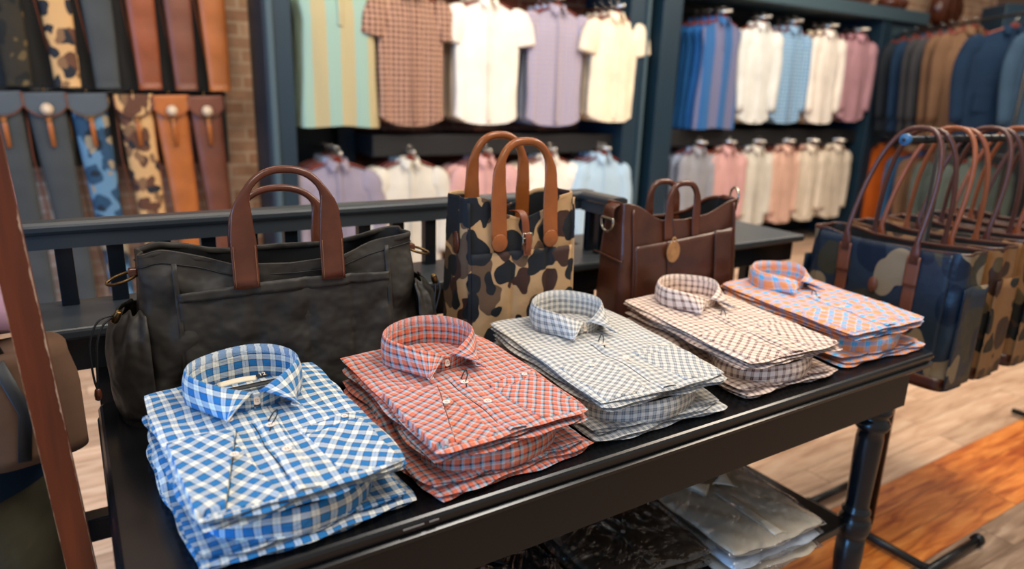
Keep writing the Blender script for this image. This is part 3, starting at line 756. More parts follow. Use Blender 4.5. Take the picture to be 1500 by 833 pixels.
def make_briefcase():
    W,D=.405,.135
    t=thing('leather_briefcase','dark brown leather briefcase with scalloped top, metal rings and round hang tag','bag',(1.306,1.272,TZ+.001),R(-2))
    H=lambda xn,yn:.296-.046*exp(-(xn*1.55)**4)+.003*sin(xn*5)-.010*exp(-((xn-.85)*3)**2)*0
    kw=dict(wt=1.0,dt=.62,bow=.006)
    mt=M['caseleather']
    bag_shell(t,W,D,H,mt,M['waxin'],wrk=.0018,seed=5,**kw)
    panel(t,'front_pocket',mt,W,D,.29,-.168,.165,.006,.205,off=.006,wrk=.0012,pf=.006,top=lambda x:.012*x/.16+.004,**kw)
    panel(t,'pocket_divider',mt,W,D,.29,-.075,-.071,.006,.205,off=.0135,wrk=0,nx=3,**kw)
    panel(t,'vertical_strap',mt,W,D,.29,.085,.150,.006,.212,off=.0165,wrk=.0004,t=.004,nx=10,top=lambda x:.008,**kw)
    for x in (-.172,.169): panel(t,'side_piping',mt,W,D,.29,x-.0025,x+.0025,.006,.285,off=.006,wrk=0,t=.003,nx=3,**kw)
    handle(t,M['brownleather'],-.062,.030,-.052,.196,.246,.344,tab=.013,rt=.0075,lean=.004,y0=-.058,square=.7)
    handle(t,M['brownleather'],-.046,.046,.040,.20,.246,.336,tab=.013,rt=.0075,lean=.004,square=.7)
    for sd in (-1,1):
        st=MB().strap(catmull([(sd*(W/2-.012),-.0 ,.295),(sd*(W/2+.006),-.0,.285),(sd*(W/2+.008),-.0,.262),(sd*(W/2-.002),0,.25)],5),.019,(0,1,0),.004).build('ring_strap',mt,t)
        rot=Matrix.Rotation(R(90),3,'Z')@Matrix.Rotation(R(0),3,'X') if sd<0 else Matrix.Rotation(R(70),3,'Z')
        ring_loop(t,(sd*(W/2+.013),-.002,.255 if sd<0 else .292),.023,.026,.0033,M['nickel'],rot,name='metal_ring',flatd=sd<0)
    for zz,yy0,yy1 in ((.165,-.056,.056),):
        MB().tube([(-W/2-.001-.002*cos(a_*3),a_,zz+.004*sin(a_*20)) for a_ in [yy0+(yy1-yy0)*q/8 for q in range(9)]],.0025,6).build('end_pocket_hem',mt,t)
    # string and round tag
    MB().tube(catmull([(-.058,-.058,.262),(-.060,-.066,.245),(-.063,-.076,.222),(-.063,-.0785,.212)],6),.0011,6).build('tag_string',M['cord'],t)
    tg=MB(); ol=[]
    for k in range(36):
        a=2*pi*k/36+pi/2; r=.0225*(1-.0*k); x=r*cos(a)*.92; z=r*1.18*sin(a)
        ol.append((x,z))
    b=len(tg.v)
    for yy in (-.0795,-.0775):
        for x,z in ol: tg.v.append((-.063+x,yy,.180+z))
    n=36; tg.f.append(tuple(range(n))); tg.f.append(tuple(range(2*n-1,n-1,-1)))
    for k in range(n): tg.f.append((k,k+n,(k+1)%n+n,(k+1)%n))
    tg=tg.build('hang_tag',M['tagwood'],t,smooth=False)
    ring_loop(tg,(-.063,-.0785,.2095),.0055,.0060,.0018,M['tagwood'],name='tag_eyelet')
    ring_loop(tg,(-.063,-.0797,.180),.0165,.0210,.00045,M['tagmark'],name='engraved_ring')
    ring_loop(tg,(-.063,-.0797,.180),.0105,.0135,.00045,M['tagmark'],name='engraved_ring')
    return t
make_briefcase()

# --- rack with hanging totes on the right
RX=1.872
rk=thing('bag_rack','low black pipe rack on floor feet holding the row of camouflage totes','rack',(0,0,0))
RY=1.00; RH=1.222
MB().tube([(1.845,RY,RH),(3.6,RY,RH)],.0105,14).build('rail',M['gunpipe'],rk)
MB().lathe([(.004,0),(.004,-.001),(.0045,.0),(.014,.0),(.0155,.003),(.0155,.012),(.0135,.016),(.011,.018)],(1.833,RY,RH),20,Matrix.Rotation(R(90),3,'Y')).build('end_cap',M['bluecap'],rk)
MB().lathe([(.0045,0),(.0045,.002)],(1.8315,RY,RH),12,Matrix.Rotation(R(90),3,'Y')).build('end_cap_hole',M['cord'],rk)
for x in (2.027,3.4):
    MB().tube([(x,RY,.03),(x,RY,RH-.012)],.012,14).build('post',M['gunpipe'],rk)
MB().tube([(1.957,.775,.022),(1.957,1.165,.022)],.0125,12).build('foot_crossbar',M['gunpipe'],rk)
for y in (.775,1.165):
    MB().tube([(1.945,y,.022),(2.235,y,.022)],.0125,12).build('foot_pipe',M['gunpipe'],rk)
    MB().lathe([(.019,0),(.019,.018),(.016,.022)],(2.228,y,.022),16,Matrix.Rotation(R(90),3,'Y')).build('foot_cap',M['gunpipe'],rk)
    MB().lathe([(.013,0),(.019,.003),(.019,.02),(.013,.022)],(1.957,y,.011),16).build('elbow_joint',M['gunpipe'],rk)
MB().tube([(3.4,.775,.022),(3.4,1.165,.022)],.0125,12).build('foot_crossbar',M['gunpipe'],rk)
MB().tube([(1.957,RY,.022),(2.03,RY,.022)],.012,12).build('base_joint',M['gunpipe'],rk)

CAMO_NAVY=camo('navy_camo_canvas',[('232e3a',0,1),('38362c',.46,.8),('14202e',.40,.95),('85735a',.33,.85)],9.5,.36,9,warp=.02)
CAMO_BRN=camo('brown_camo_canvas',[('8a623c',0,1),('3a2418',.44,.9),('15140f',.40,1.05),('55452c',.28,1.1)],13,.42,5,warp=.02)
def make_hang_tote(x,mat,strap,label,hand):
    # front face looks along -x; local frame: X = world -y direction of width
    W,D,Ht=.455,.138,.375
    t=thing('camouflage_tote_bag',label,'bag',(x+D/2,1.035,CAMZ-.733),R(-90),'camouflage totes hanging on the pipe rack')
    H=lambda xn,yn:Ht-.012*exp(-(xn*1.6)**4)+.002*sin(xn*6)
    kw=dict(wt=1.01,dt=.92,bow=-.002)
    bag_shell(t,W,D,H,mat,M['waxin'],bind=M['caseleather'] if hand else None,wrk=.0028,seed=int(x*10),**kw)
    panel(t,'front_panel',mat,W,D,Ht,-.19,.19,.01,Ht-.01,off=.002,wrk=.001,**kw)
    # leather base
    panel(t,'leather_base',M['caseleather'],W,D,Ht,-.222,.222,.0,.035,off=.004,wrk=0,t=.002,nz=3,**kw)
    for xc in (-.098,.098):
        panel(t,'strap',strap,W,D,Ht,xc-.0165,xc+.0165,.03,.345,off=.0065,wrk=.0004,t=.0025,nx=6,nz=24,**kw)
        panel(t,'strap_tab',strap,W,D,Ht,xc-.018,xc+.018,.262,.345,off=.0095,wrk=.0,t=.003,nx=6,nz=8,**kw)
    mb=MB().lathe([(.0001,0),(.013,0),(.013,.002),(.0001,.002)],(0,0,0),24); o=mb.build('leather_patch',strap,t)
    o.location=(0,-D/2-.004,.245); o.rotation_euler=(R(90),0,0); o.scale=(1,1.7,1)
    # side pocket hem, both ends
    for sd in (-1,1):
        sp=MB(); sp.grid(12,10,lambda u,v,sd=sd:(sd*(W/2*lerp(1,1.01,v*.75)+.002-.0168*sm(.3,1,v*.75)*(1-abs(2*u-1))),(2*u-1)*D/2*.93*lerp(1,.94,v),lerp(.01,.285,v)),flip=sd>0); sp.build('end_pocket',mat,t,solid=.003)
    for yy,hh in ((-.072,.0),(.066,-.004)):
        pts=[];za=CAMZ-.058-(CAMZ-.733)+hh
        z0=.325
        cy=.035   # rod offset towards local centre
        P_=[(-.098,yy,z0),(-.098,yy*1.0,z0+.03)]
        for k in range(25):
            a=pi-pi*k/24; xx=.100*(abs(cos(a))**.75)*(1 if cos(a)>0 else -1)
            f=sin(a)**.8 if sin(a)>0 else 0
            P_.append((xx+cy*f*.9,yy*lerp(1,.35,f),lerp(z0+.06,za,f)))
        P_+=[(.098,yy*1.0,z0+.03),(.098,yy,z0)]
        n=len(P_); wa=[.0065]*n; wb=[.0065]*n
        for k in (0,1,n-2,n-1): wa[k]=.013; wb[k]=.0045
        tube2(MB(),P_,wa,wb,(0,1,0)).build('handle',hand or strap,t)
    return t
h1=leather('handle_a','5a3328',.3,.7); h2=leather('handle_b','9a5430',.3,.7)
make_hang_tote(RX,CAMO_NAVY,M['redleather'],'dark navy camouflage tote nearest the table, first on the pipe rack',h1)
make_hang_tote(RX+.172,CAMO_BRN,h2,'brown camouflage tote second on the pipe rack',h2)
make_hang_tote(RX+.38,CAMO_BRN,h1,'brown camouflage tote third on the pipe rack',h1)
make_hang_tote(RX+.57,M['caseleather'],h2,'dark leather tote fourth along the pipe rack',h2)
make_hang_tote(RX+.76,M['caseleather'],h1,'dark leather tote fifth along the pipe rack',h1)

# ---------------------------------------------------------------- bagged shirts on the lower shelf
def plastic():
    m,nt,b=newmat('clear_plastic'); nt.nodes.remove(b)
    tr=N(nt,'ShaderNodeBsdfTransparent'); tr.inputs[0].default_value=(.97,.98,1,1)
    gl=N(nt,'ShaderNodeBsdfGlossy'); gl.inputs['Roughness'].default_value=.12; gl.inputs[0].default_value=(.95,.97,1,1)
    tc=N(nt,'ShaderNodeTexCoord'); nz=N(nt,'ShaderNodeTexNoise'); nz.inputs['Scale'].default_value=7; nz.inputs['Detail'].default_value=3; nz.inputs['Distortion'].default_value=2.0; L(nt,tc.outputs['Object'],nz.inputs['Vector'])
    bp=N(nt,'ShaderNodeBump'); bp.inputs['Strength'].default_value=1; bp.inputs['Distance'].default_value=.03; L(nt,nz.outputs['Fac'],bp.inputs['Height']); L(nt,bp.outputs[0],gl.inputs['Normal'])
    fr=N(nt,'ShaderNodeFresnel'); fr.inputs[0].default_value=1.6; L(nt,bp.outputs[0],fr.inputs['Normal'])
    ad=N(nt,'ShaderNodeMath',operation='MULTIPLY_ADD'); ad.inputs[1].default_value=.6; ad.inputs[2].default_value=.04; L(nt,fr.outputs[0],ad.inputs[0])
    mx=N(nt,'ShaderNodeMixShader'); L(nt,ad.outputs[0],mx.inputs[0]); L(nt,tr.outputs[0],mx.inputs[1]); L(nt,gl.outputs[0],mx.inputs[2])
    L(nt,mx.outputs[0],nt.nodes['Material Output'].inputs[0]); return m
PLA=plastic()
def bagged(loc,rz,mat,label,seed,coll=True):
    t=thing('packaged_shirt',label,'shirt',loc,rz,None)
    w,l=.285,.36
    mb=MB(); slab(mb,w,-l/2,l/2,lambda v:.001,lambda v:.020,seed,amp=.002); mb.build('body',mat,t)
    Z=lambda x,y:.021
    if coll: collar(t,mat,.018,l/2-.075,.078,.062,.022,seed=seed)
    pm=MB(); pm.grid(4,10,lambda u,v:(lerp(-.015,.015,u),lerp(l/2-.14,-l/2+.01,v),.0225,(u*.03,v*.2))); pm.build('placket',mat,t,solid=.001)
    for k in range(2): button(t,(0,.02-.08*k,.0232),.005)
    pb=MB(); slab(pb,w+.012,-l/2-.008,l/2+.004,lambda v:.0002,lambda v:.026+.018*sm(.55,.8,v)*coll,seed+3,jit=.004,amp=.003,pex=5); pb.build('plastic_bag',PLA,t)
    return t
cream=plain('cream_cloth','dccdb4',.8,noise=.1,nscale=30); olive=plain('olive_cloth','4a3a26',.8,noise=.2,nscale=20); dkn=plain('dark_brown_cloth','1c1511',.8); tealc=plain('light_blue_cloth','4f93b4',.7,noise=.15)
sgrey=plain('grey_cloth_blue_sheen','c4ccd2',.75,noise=.2,nscale=14)  # bluish tint painted in for window reflections on the plastic
SZ=.3115
for k,(x,y,rot,ms,nm) in enumerate([(1.235,.955,-4,[cream,sgrey,cream],'pale'),(.93,1.02,-5,[olive,olive,olive],'olive'),(.62,1.02,-3,[dkn,dkn],'dark brown'),(.31,1.00,-2,[dkn,tealc,tealc],'light blue')]):
    for j,m_ in enumerate(ms):
        top=j==len(ms)-1
        nn={'pale':['cream','grey','cream'][j]}.get(nm,nm if not (nm=='light blue' and j==0) else 'dark')
        lab=f'{nn} shirt in clear plastic, '+('top of' if top else ('bottom of' if j==0 else 'middle of'))+f' the {nm} pile on the lower shelf'
        bagged((x,y,SZ+.031*j),R(rot+(j%2)*1.5),m_,lab,31+k*5+j,coll=top)

# ---------------------------------------------------------------- hanging garments
def garment(kind,pos,rz,mat,label,group=None,cat='shirt',hlabel=None,hgroup=None,seed=0,scale=1.0,w=.21,ln=.76,sleeve='short',spread=1.0,snaps=0,collarmat=None,detail=True,name=None):
    nm=name or {'polo':'sleeveless_polo_shirt','jacket':'hanging_jacket'}.get(kind,'hanging_shirt')
    t=thing(nm,label,cat,pos,rz,group); rnd=random.Random(seed); ph=rnd.uniform(0,6)
    jk=kind=='jacket'; Dm=.052 if jk else .036
    zs=-.075
    def W(t_): 
        return w*(1+.10*sm(0,.25,t_)+.03*t_) if sleeve!='none' else w*(1.0-.10*sm(0,.2,t_)+.14*sm(.15,1,t_))
    def Dp(t_): return lerp(.014,Dm,sm(0,.22,t_))
    def body(u,v):
        a=2*pi*u; c,s_=cos(a),sin(a); xn=(abs(c)**.8)*(1 if c>0 else -1); yn=(abs(s_)**.6)*(1 if s_>0 else -1)
        z0=zs-.078*abs(xn)**1.25; zh=-ln+(.055*abs(xn)**3 if kind=='shirt' else .006*cos(xn*4)); z=lerp(z0,zh,v)
        x=xn*W(v)*(1-.015*sin(v*9+ph)); y=yn*Dp(v)+.012*sin(x*34+ph+z*2)*sm(.1,.9,v)+.006*sin(x*80+ph)*v
        return (x,y,z,(x+(.7 if yn>0 else 0),z))
    mb=MB(); ids=mb.grid(36,16,body,closeu=True); b=mb.build('body',mat,t)
    def fy(x,z):
        v=(z-zs)/(-ln-zs); return -Dp(v)+.012*sin(x*34+ph+z*2)*sm(.1,.9,v)+.006*sin(x*80+ph)*v
    # collar
    cm=collarmat or mat
    def cf(u,v):
        s=2*u-1; th=s*pi*.93; k=sm(.45,1,abs(s)); a_=.058*(1+.20*v); b_=.045*(1+.28*v)
        x=a_*sin(th)*(1-.35*k)+(.026*k*v if s>0 else -.026*k*v); y=b_*cos(th)-.004*k*v
        z=lerp(-.050-.020*k,-.088-.040*k,v)
        return (x,y,z,(s*.2,z))
    cb=MB(); cb.grid(28,4,cf); cb.build('collar',cm,t,solid=.003)
    if kind=='polo':
        pass
    pm=MB(); z1=-.30 if kind=='polo' else -ln+.012
    pm.grid(4,24,lambda u,v:((lambda x,z:(x,fy(x,z)-.0035,z,(x+.007,z)))(lerp(-.016,.016,u),lerp(-.10,z1,v))))
    pm.build('placket',mat,t,solid=.0015)
    if sleeve!='none':
        for sd in (-1,1):
            if sleeve=='short': P_=[(sd*.165*w/.21,0,-.150),(sd*(w+.012),-.003,-.175),(sd*(w+.036*spread+.01),-.006,-.245),(sd*(w+.055*spread+.012),-.008,-.335)]; wa=[.035,.070,.078,.074]; wb=[.012,.024,.030,.028]
            else:
                P_=[(sd*.165*w/.21,0,-.150),(sd*(w+.005),-.002,-.19),(sd*(w+.03*spread+.012),-.010,-.33),(sd*(w+.038*spread+.008),-.018,-.50),(sd*(w+.025*spread),-.028,-ln+.10)]; wa=[.035,.066,.064,.055,.044]; wb=[.014,.032,.034,.032,.028]
            pp=catmull(P_,4); n=len(pp); m=len(wa)
            def it(a,i):
                f=i/(n-1)*(m-1); k=min(int(f),m-2); return lerp(a[k],a[k+1],f-k)
            s_=MB(); tube2(s_,pp,[it(wa,i) for i in range(n)],[it(wb,i) for i in range(n)],(0,1,0),12)
            for i,p in enumerate(s_.v): s_.uv[i]=(p[0]*.9+.3,p[2])
            s_.build('sleeve',mat,t)
    if snaps:
        for k in range(snaps): 
            z=-.20-.115*k
            MB().lathe([(.0001,0),(.010,0),(.010,.003),(.0001,.004)],(.0,fy(0,z)-.004,z),14,Matrix.Rotation(R(90),3,'X')).build('snap_button',M['nickel'],t)
        for sd in (-1,1):
            MB().box((sd*.115,fy(sd*.115,-.55)-.004,-.53),(.13,.006,.05)).build('pocket_flap',mat,t,smooth=False,bevel=.003)
            MB().box((sd*.115,fy(sd*.115,-.6)-.002,-.61),(.125,.006,.13)).build('pocket',mat,t,smooth=False,bevel=.003)
    # hanger
    h=thing('wooden_hanger',hlabel or ('reddish wooden hanger with metal hook under the '+label)[:95],'hanger',pos,rz,hgroup)
    tube2(MB(),[(x,0,-.062-.068*abs(x/.19)**1.2) for x in [-.175+.035*k for k in range(11)]],[.008+.006*(abs(k-5)<2) for k in range(11)],[.005]*11,(0,1,0),8).build('shoulder_bar',M['hangwood'],h)
    MB().box((0,-.003,-.058),(.042,.016,.040)).build('neck_block',M['hangwood'],h,smooth=False,bevel=.005)
    hk=[(0,0,-.045),(0,0,-.022)]+[(.018*sin(a)*-1*-1,0,.002-.018*cos(a)) for a in [R(x) for x in range(0,271,30)]]
    hk=[(0,0,-.045),(0,0,-.018)]+[(.017*sin(R(a)),0,-.001-.017*cos(R(a))) for a in range(20,260,24)]
    MB().tube(hk,.0028,6).build('hook',M['chrome'],h)
    return t
ck=lambda n,a,b,p=.012:plaid(n,p,[(0,a),(.5,b)],bumps=.3)
st=lambda n,a,b,p=.03:plaid(n,p,[(0,a),(.5,b)],10,[(0,a),(.99,a)],bumps=.3,emph=.0)
C=lambda n,c:plain(n,c,.85,noise=.12,nscale=5,bs_=.4,bscale=12,bd=.01,spec=.2)
MG={'polo':st('green_stripe','b3a57c','93b0a2',.16),'ging':ck('brown_gingham','c49a80','4e2a20',.030),'white':C('off_white','e9e0d2'),'purple':ck('lilac_check','8f92b8','b8a49c',.03),'cream':C('cream_shirt','ecdcc0'),
 'pol2':st('blue_stripe','2a5f96','6a6d8e',.2),'dkblue':C('deep_blue','205a98'),'ltgrey':C('light_grey','d5d6cf'),'bluck':ck('blue_check','4a82ae','a8c4d6',.03),'pinkp':C('dusty_pink','b58a90'),
 'gryb':C('grey_blue','8f9bb4'),'bei':C('beige_cloth','c4b6a2'),'pal':C('pale_stripe','c9c3b4'),'ros':C('rose_cloth','c79a94'),'lblue':ck('light_blue_check','8fb6d0','c6dae4',.014),'gry':C('mid_grey','8e8f94'),'pch':C('peach_cloth','d3ab96'),'crm2':C('pale_cream','dccdb6'),
 'chr':C('charcoal_cloth','252b30'),'nvy':C('navy_cloth','1a3148'),'dgr':C('dark_grey_cloth','3a3a3c'),'brn':C('brown_cloth','6b503a'),'njk':C('navy_wax','10263c'),'bjk':C('slate_blue','33495c'),'org':C('orange_cloth','cc5f1a'),'indg':C('indigo_cloth','2c5070'),'grn':C('green_grey','4c5650'),'liner':C('orange_liner','c4603a'),'mauve':C('mauve_grey','8d8490')}
# --- wall cabinets
def box(par,name,x0,x1,y0,y1,z0,z1,mat,bev=.006):
    return MB().box(((x0+x1)/2,(y0+y1)/2,(z0+z1)/2),(x1-x0,y1-y0,z1-z0)).build(name,mat,par,smooth=False,bevel=bev)
cb=thing('wall_cabinet','tall dark teal open cabinet with brick back behind the hanging short-sleeved shirts','cabinet')
box(cb,'side_panel',.99,1.09,3.95,4.50,0,2.6,M['teal']); box(cb,'inner_post',1.46,1.57,4.36,4.46,0,2.6,M['teal'])
box(cb,'back_panel',1.09,1.56,4.44,4.475,0,2.6,M['teal']); box(cb,'face_strip',.955,.99,3.93,4.02,0,2.6,M['tealgrey'])
box(cb,'side_panel',3.46,3.62,3.95,4.50,0,2.6,M['teal']); box(cb,'side_panel',3.74,3.93,3.92,4.50,0,2.6,M['teal'])
box(cb,'recess_panel',3.62,3.74,4.1,4.14,0,2.6,M['teal']); box(cb,'panel_edge',3.605,3.63,3.93,3.95,0,2.6,M['tealgrey'],.002)
box(cb,'shelf_beam',1.57,3.46,4.05,4.44,.90,1.03,M['darkpanel']); box(cb,'top_beam',.99,3.93,4.0,4.44,2.08,2.2,M['teal'])
cr=thing('wall_cabinet','wide dark teal cabinet with grey top beam behind the long-sleeved shirts at right','cabinet')
box(cr,'back_panel',3.93,6.6,4.44,4.47,0,2.1,M['darkpanel']); box(cr,'top_beam',3.93,7.25,3.92,4.46,2.06,2.17,M['tealgrey'])
box(cr,'shelf_beam',3.93,6.55,4.05,4.44,.93,1.06,M['darkpanel']); box(cr,'side_panel',6.55,6.70,3.95,4.44,0,2.06,M['teal']); box(cr,'end_panel',6.70,7.25,4.0,4.44,0,2.06,M['tealgrey'])
box(cr,'end_panel_moulding',6.80,7.15,3.985,4.0,1.2,1.95,M['teal'],.004)
def arm(par,x,z,y0=3.90):
    MB().tube([(x,y0,z),(x,4.42,z)],.008,8).build('display_arm',M['chrome'],par)
    MB().lathe([(.008,0),(.013,.003),(.013,.010),(.006,.016)],(x,y0,z),12,Matrix.Rotation(R(90),3,'X')).build('arm_knob',M['chrome'],par)
def group(par,x,z,mats,front,words,kind='shirt',sleeve='short',n=4,dy=.085,w=.20,ln=.76,dx=0,spread=1,y0=4.0,seed=0):
    """front shirt plus n-1 behind on one display arm"""
    arm(par,x,z-.018,y0-.06)
    for k in range(n):
        m_=mats[min(k,len(mats)-1)]
        if k==0: lab=front; gr=None; hl='reddish hanger and metal hook holding the '+words; hg=None
        else: lab=words+' hanging behind the front one on the same arm'; gr=words+' hanging behind'; hl='reddish hanger behind the front one, '+words; hg='hangers holding '+words
        garment(kind,(x+dx*k+.004*((k*3)%2),y0+dy*k,z),R(-2+2*((k*5+seed)%3)),m_,lab,gr,hlabel=hl,hgroup=hg,seed=seed*7+k,w=w,ln=ln,sleeve=sleeve,spread=spread)
UZ=1.93
group(cb,1.365,UZ,[MG['polo']],'green and tan wide-striped sleeveless polo, leftmost of the upper shirts','striped green polo','polo','none',5,.075,w=.225,ln=.845,seed=1)
group(cb,1.805,UZ,[MG['ging']],'brown gingham short-sleeved shirt on the upper row','brown gingham shirt',n=3,w=.190,ln=.84,seed=2)
group(cb,2.33,UZ,[MG['white'],MG['bei'],MG['bei']],'plain white short-sleeved shirt beside the brown gingham one','white shirt',n=4,w=.205,ln=.83,seed=3)
group(cb,2.86,UZ,[MG['purple'],MG['gryb']],'lilac checked short-sleeved shirt on the upper row','lilac checked shirt',n=4,w=.20,ln=.84,seed=4)
group(cb,3.34,UZ-.01,[MG['cream'],MG['bei']],'cream short-sleeved shirt, rightmost in the brick-backed cabinet','cream shirt',n=4,w=.19,ln=.80,seed=5,y0=3.96)
LZ2=.955
group(cb,1.33,LZ2,[MG['mauve'],MG['gryb']],'mauve grey shirt on the lower row beneath the striped polo','mauve grey shirt',n=4,sleeve='long',seed=6,w=.19)
group(cb,1.79,LZ2,[MG['pal']],'pale beige striped shirt on the lower row below the gingham','pale beige shirt',n=3,sleeve='long',seed=7,w=.19)
group(cb,2.33,LZ2,[MG['ros']],'dusty rose shirt on the lower row behind the camouflage tote','dusty rose shirt',n=3,sleeve='long',seed=8,w=.19)
group(cb,2.85,LZ2,[MG['white'],MG['crm2']],'white shirt on the lower row, right of the camouflage tote handles','lower white shirt',n=3,sleeve='long',seed=9,w=.19)
group(cb,3.31,LZ2,[MG['lblue']],'light blue checked shirt at the right end of the lower row','light blue checked shirt',n=5,dy=.07,sleeve='long',seed=10,w=.18,y0=3.97)
UR=1.975
group(cr,4.42,UR,[MG['pol2'],MG['dkblue']],'blue and grey striped sleeveless polo at left of the right cabinet','blue polo','polo','none',5,.075,w=.225,ln=.90,seed=11,y0=3.97)
group(cr,4.92,UR,[MG['ltgrey']],'light grey long-sleeved shirt between blue polo and blue checked shirt','light grey shirt',n=2,sleeve='long',w=.18,ln=.86,seed=12,spread=.4)
group(cr,5.33,UR,[MG['bluck']],'blue checked long-sleeved shirt in the right cabinet','blue checked shirt',n=3,sleeve='long',w=.18,ln=.86,seed=13,spread=.5)
group(cr,5.83,UR,[MG['white'],MG['cream']],'bright white long-sleeved shirt in the right cabinet','bright white shirt',n=3,sleeve='long',w=.19,ln=.86,seed=14,spread=.6)
group(cr,6.30,UR,[MG['pinkp']],'dusty pink shirt at the right end of the right cabinet','dusty pink shirt',n=3,sleeve='long',w=.18,ln=.84,seed=15,spread=.4)
LR=.985
for k,(x,ms,lab,wd,n) in enumerate([(4.33,[MG['gry'],MG['gryb']],'grey-blue shirt at the left end of the right cabinet lower row','grey-blue shirt',5),(4.68,[MG['ros'],MG['pch']],'pale pink shirt beside the grey-blue one, lower row','pale pink shirt',2),
   (5.05,[MG['pal'],MG['ltgrey']],'pale grey-beige shirt in the lower row above the briefcase ring','pale grey-beige shirt',3),(5.45,[MG['pch']],'peach shirt in the middle of the right lower row','peach shirt',3),(5.80,[MG['crm2'],MG['pch']],'pale cream shirt next to the peach ones','pale cream shirt',3),(6.20,[MG['crm2'],MG['cream']],'cream shirt at the right end of the right lower row','lower cream shirt',3)]):
    group(cr,x,LR,ms,lab,wd,n=n,sleeve='long',w=.155,ln=.76,seed=20+k,spread=.2)
# --- jackets on the angled double rail at right
jr=thing('garment_rail','two tier dark rail carrying the jackets at the far right','rail')
dv=Vector((-.59,-.81,0)); A0=Vector((7.03,4.15,0))
for z in (1.975,.985):
    MB().tube([A0+Vector((0,0,z-.018)),A0+dv*2.25+Vector((0,0,z-.018))],.012,8).build('rail_bar',M['gunpipe'],jr)
for d in (.02,2.2):
    MB().tube([A0+dv*d,A0+dv*d+Vector((0,0,1.96))],.014,8).build('upright',M['gunpipe'],jr)
jr2=R(-36)
for k,(d,m_,lab) in enumerate([(.10,'chr','charcoal jacket deepest on the upper rail'),(.28,'chr','second charcoal jacket on the upper rail'),(.50,'chr','third charcoal jacket, in front of two others'),(.74,'nvy','dark navy jacket between charcoal and grey ones'),(.95,'dgr','dark grey jacket behind the brown ones'),(1.10,'dgr','dark grey jacket just behind the brown jackets'),(1.30,'brn','brown jacket on the upper rail, rear of two'),(1.45,'brn','brown jacket on the upper rail, front of two')]):
    p=A0+dv*d; garment('jacket',(p.x,p.y,1.975),jr2,MG[m_],lab,cat='jacket',hlabel='wooden hanger holding the '+lab,seed=40+k,w=.20,ln=.90,sleeve='long',spread=.3)
p=A0+dv*1.93; garment('jacket',(p.x+.04,p.y,1.945),R(-52),MG['njk'],'navy snap-front jacket with orange lining facing out at far right',cat='jacket',hlabel='wooden hanger holding the navy snap-front jacket',seed=50,w=.225,ln=.86,sleeve='long',spread=1.3,snaps=4,collarmat=MG['njk'])
p=A0+dv*2.12; garment('jacket',(p.x+.16,p.y-.15,1.945),R(-52),MG['bjk'],'slate blue jacket at the right edge of the picture',cat='jacket',hlabel='wooden hanger holding the slate blue jacket',seed=51,w=.21,ln=.86,sleeve='long')
for k,(d,m_,lab) in enumerate([(.28,'org','bright orange jacket on the lower rail behind the tote handles'),(1.02,'indg','indigo jacket beside the orange one on the lower rail'),(1.25,'brn','brown jacket on the lower rail beside the indigo one'),(1.52,'grn','grey-green jacket on the lower rail seen through tote handles'),(1.85,'grn','grey-green jacket at the front of the lower rail')]):
    p=A0+dv*d; garment('jacket',(p.x,p.y,.985),jr2,MG[m_],lab,cat='jacket',hlabel='wooden hanger holding the '+lab,seed=60+k,w=.22,ln=.84,sleeve='long',spread=.5)
tp=thing('teal_cabinet','dark teal tall cabinet standing behind the navy jacket at the right edge','cabinet',(7.35,2.95,0),R(-36))
MB().box((0,0,1.08),(.95,.35,2.16)).build('carcass',M['teal'],tp,smooth=False,bevel=.01); MB().box((0,-.18,1.2),(.70,.02,1.6)).build('door_panel',M['navypaint'],tp,smooth=False,bevel=.006)
# leather bags on top of the right cabinet
def duffel(loc,w,h,label,mat):
    t=thing('leather_bag',label,'bag',loc,0,None)
    mb=MB(); mb.grid(28,16,lambda u,v:((lambda a,x:(x*w/2,.11*(1-abs(x)**4)**.5*cos(a),h/2+h/2*(1-abs(x)**4)**.5*sin(a)*(1-.1*abs(x))))(2*pi*v,2*u-1))); mb.build('body',mat,t)
    MB().tube([(.09*cos(R(a))*1.2,-.05,h*.85+.10*sin(R(a))) for a in range(0,181,15)],.008,8).build('handle',M['redleather'],t)
    MB().strap([(-w*.2,-.118,.02),(-w*.2,-.118,h*.8)],.012,(1,0,0),.004).build('strap',M['redleather'],t); return t
duffel((6.30,4.12,2.1705),.50,.24,'reddish brown leather bag lying on the right cabinet top',M['redleather'])
duffel((6.95,4.14,2.1705),.34,.16,'small dark leather bag at the end of the cabinet top',M['brownleather'])
sh=thing('wall_shelf','high dark wall shelf above the jackets','shelf',(8.2,4.33,2.10)); MB().box((0,0,0),(1.4,.30,.04)).build('board',M['gunpipe'],sh,smooth=False)
for x in (-.5,.5): MB().box((x,.05,-.09),(.03,.2,.14)).build('bracket',M['gunpipe'],sh,smooth=False)
duffel((8.25,4.3,2.1205),.50,.40,'round-topped dark brown leather bag on the high shelf',M['brownleather'])

